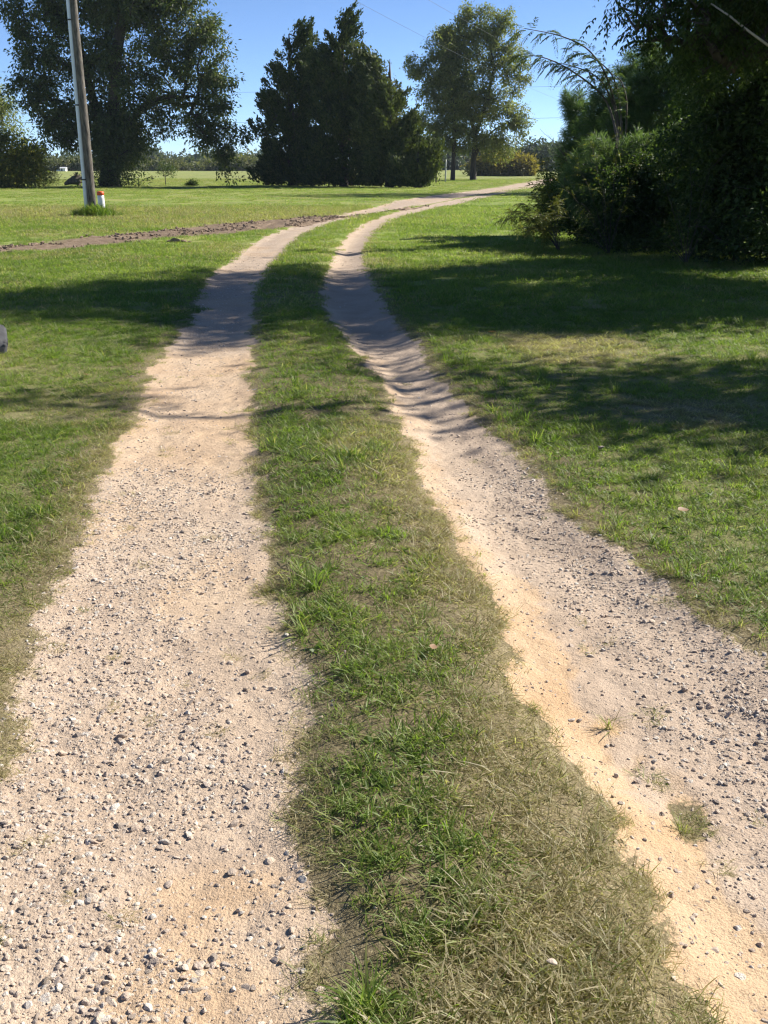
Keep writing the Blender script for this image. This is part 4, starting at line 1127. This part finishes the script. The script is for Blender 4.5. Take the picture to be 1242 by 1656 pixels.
# uprooted stump on the far lawn
b = at(118, 296, 82); b[2] = 0
st = empty('uprooted_stump', tuple(b), label='uprooted brown stump with splayed roots left of the utility pole', category='stump')
st.scale = (.72, .72, .72)
acc = Acc()
P = np.array([[-.9, 0, .15], [-.3, 0, .45], [.3, 0, .62], [.8, .1, .55]]); V, F = tube_path(P, np.array([.12, .30, .48, .55]), 10); acc.add(V + rng.normal(0, .05, V.shape), F)
link('log', acc.mesh('stump_log', BARK), st)
for k in range(12):
    a = rng.uniform(-.5, 2.6); d = np.array([rng.uniform(-.3, .5), rng.uniform(-.5, .4), 0]); 
    P = np.array([[.5, 0, .55], [.5 + .45 * math.cos(a), d[1] * .5, .55 + .45 * math.sin(a)], [.5 + 1.0 * math.cos(a + .15), d[1], max(.06, .55 + .85 * math.sin(a + .2))]])
    V, F = tube_path(P, np.array([.14, .08, .02]), 6); link('root', mesh_np('stump_root', V, F, M_CLOD if k % 3 else BARK_D), st)
# far white shed
b = at(103, 275, 244); b[2] = 0
sh = empty('white_shed', tuple(b), label='tiny white building far away between the bush and the stump', category='building')
sh.scale = (.36, .36, .32)
M_WH = plain_mat('white_siding', (.8, .8, .78), .6, .05)
acc = Acc(); acc.add(*box((0, 0, 1.1), (3.4, 4, 2.2))); link('wall', acc.mesh('shed_wall', M_WH), sh)
V = np.array([[-2, -2.3, 2.1], [2, -2.3, 2.1], [2, 2.3, 2.1], [-2, 2.3, 2.1], [-2, 0, 2.9], [2, 0, 2.9]]); F = np.array([[0, 1, 5], [0, 5, 4], [2, 3, 4], [2, 4, 5], [0, 4, 3], [1, 2, 5], [0, 3, 2], [0, 2, 1]])
link('roof', mesh_np('shed_roof', V, F, plain_mat('shed_roof', (.55, .56, .58), .5)), sh)
acc = Acc(); acc.add(*box((-.6, -2.02, .95), (.8, .06, 1.9))); link('door', acc.mesh('shed_door', M_DARK), sh)
acc = Acc(); acc.add(*box((-3.2, -.5, .5), (1.5, 2.6, .9))); link('annex', acc.mesh('shed_annex', M_WH), sh)
# grey block half in view in the grass
bx_, by_ = pix(-32, 568); bx_, by_ = float(bx_), float(by_); bz = gz(bx_, by_)
import bmesh
def rounded_block(name, sx, sy, sz, bev, mat, jit=.0):
    bm = bmesh.new(); bmesh.ops.create_cube(bm, size=1)
    for v in bm.verts: v.co = Vector((v.co.x * sx, v.co.y * sy, v.co.z * sz))
    bmesh.ops.bevel(bm, geom=bm.edges[:], offset=bev, segments=4, affect='EDGES', profile=.5)
    bmesh.ops.triangulate(bm, faces=bm.faces[:])
    for v in bm.verts: v.co += Vector((random.gauss(0, jit), random.gauss(0, jit), random.gauss(0, jit)))
    me = bpy.data.meshes.new(name); bm.to_mesh(me); bm.free(); me.materials.append(mat)
    for p in me.polygons: p.use_smooth = True
    return me
blk = empty('grey_block', (bx_, by_, bz), label='weathered grey block with dark holes lying in the grass at the left edge', category='block')
blk.rotation_euler = (0, 0, .25)
o = link('body', rounded_block('block_body', .46, .36, .27, .06, plain_mat('weathered_grey', (.05, .05, .053), .85, .35, 9, .4), .008), blk); o.location = (0, 0, .08); o.rotation_euler = (.3, .2, .15)
for (x, y, z, a, b_) in ((.10, -.168, .135, .022, .04), (.06, -.190, .065, .04, .012)):
    V, F = tube_path(np.array([[0, -.006, 0], [0, .03, 0]]), 1.0, 14); V = V * [a, 1, b_]
    h_ = link('hole', mesh_np('block_hole', V, F, M_DARK, True), blk); h_.location = (x, y, z)
# a clod lying by itself on the lawn, stones and leaves on the grass
cx_, cy_ = pix(286, 393); cx_, cy_ = float(cx_), float(cy_)
cl = empty('earth_clod', (cx_, cy_, gz(cx_, cy_)), label='lone brown earth clod on the lawn beside the dug strip', category='clod')
for k, (dx, dy, s) in enumerate(((0, 0, .2), (.14, .03, .14), (-.15, -.02, .13), (.27, .02, .09))):
    o = link('lump', CLODS[k], cl); o.location = (dx, dy, s * .25); o.scale = (s, s, s * .8)
def ground_stone(px, py, s, lab, k):
    x, y = pix(px, py); x, y = float(x), float(y)
    o = link('loose_stone', STONES[k]); o.location = (x, y, gz(x, y) + s * .3 + .02); o.scale = (s, s * .8, s * .8); o['label'] = lab; o['category'] = 'stone'; o.rotation_euler = (.1, .2, k)
ground_stone(971, 738, .062, 'brownish stone sitting up on the shaded lawn', 3)
ground_stone(890, 1596, .026, 'whitish pebble on the orange sand of the sunken track', 6)
ground_stone(558, 1076, .02, 'small pinkish pebble in the green part of the grass strip', 4)
M_LEAF = leaf_mat('dead_leaf', [(0.2, (.20, .11, .06)), (.8, (.34, .22, .13))], .2, .6, 3)
def dead_leaf(px, py, s, lab, rz):
    x, y = pix(px, py); x, y = float(x), float(y)
    t = np.linspace(0, 1, 7); w = np.sin(math.pi * t ** .8) * .28
    V = []; 
    for q in range(7):
        for sgn in (-1, 0, 1): V.append([t[q] - .5, sgn * w[q], .22 * abs(sgn) * w[q] * 1.6 + .25 * (t[q] - .5) ** 2])
    F = []
    for q in range(6):
        for c in range(2): F.append([q * 3 + c, q * 3 + c + 1, q * 3 + c + 4, q * 3 + c + 3])
    o = link('fallen_leaf', mesh_np('fallen_leaf', np.array(V) * s, np.array(F), M_LEAF, True)); o.location = (x, y, gz(x, y) + .035); o.rotation_euler = (.25, .1, rz)
    o['label'] = lab; o['category'] = 'leaf'; o['group'] = 'dead leaves on the grass'
dead_leaf(1104, 832, .07, 'curled tan dead leaf on the sunny lawn right of the sunken track', .4)
dead_leaf(700, 1378 - 300, .05, 'small tan dead leaf in the middle of the grass strip', 1.4)
dead_leaf(140, 610, .09, 'reddish dead leaf on the open lawn left of the track', 2.0)
dead_leaf(795, 545, .10, 'pale dead leaf on the lawn edge by the shaded rut', 2.6)

# ------------------------------------------------------------------ the air
bm = bmesh.new(); bmesh.ops.create_cube(bm, size=1)
for v in bm.verts: v.co = Vector((v.co.x * 1960, v.co.y * 1800 + 800, v.co.z * 46 + 20))
me = bpy.data.meshes.new('haze'); bm.to_mesh(me); bm.free()
hm = bpy.data.materials.new('haze'); hm.use_nodes = True; hn = hm.node_tree.nodes
hn.remove(hn['Principled BSDF']); pv = hn.new('ShaderNodeVolumePrincipled')
pv.inputs['Color'].default_value = (.72, .84, 1.0, 1); pv.inputs['Density'].default_value = HAZE; pv.inputs['Anisotropy'].default_value = 0.2
hm.node_tree.links.new(pv.outputs[0], hn['Material Output'].inputs['Volume'])
me.materials.append(hm); link('haze', me, kind='stuff', label='thin bluish haze over the far fields', category='haze')
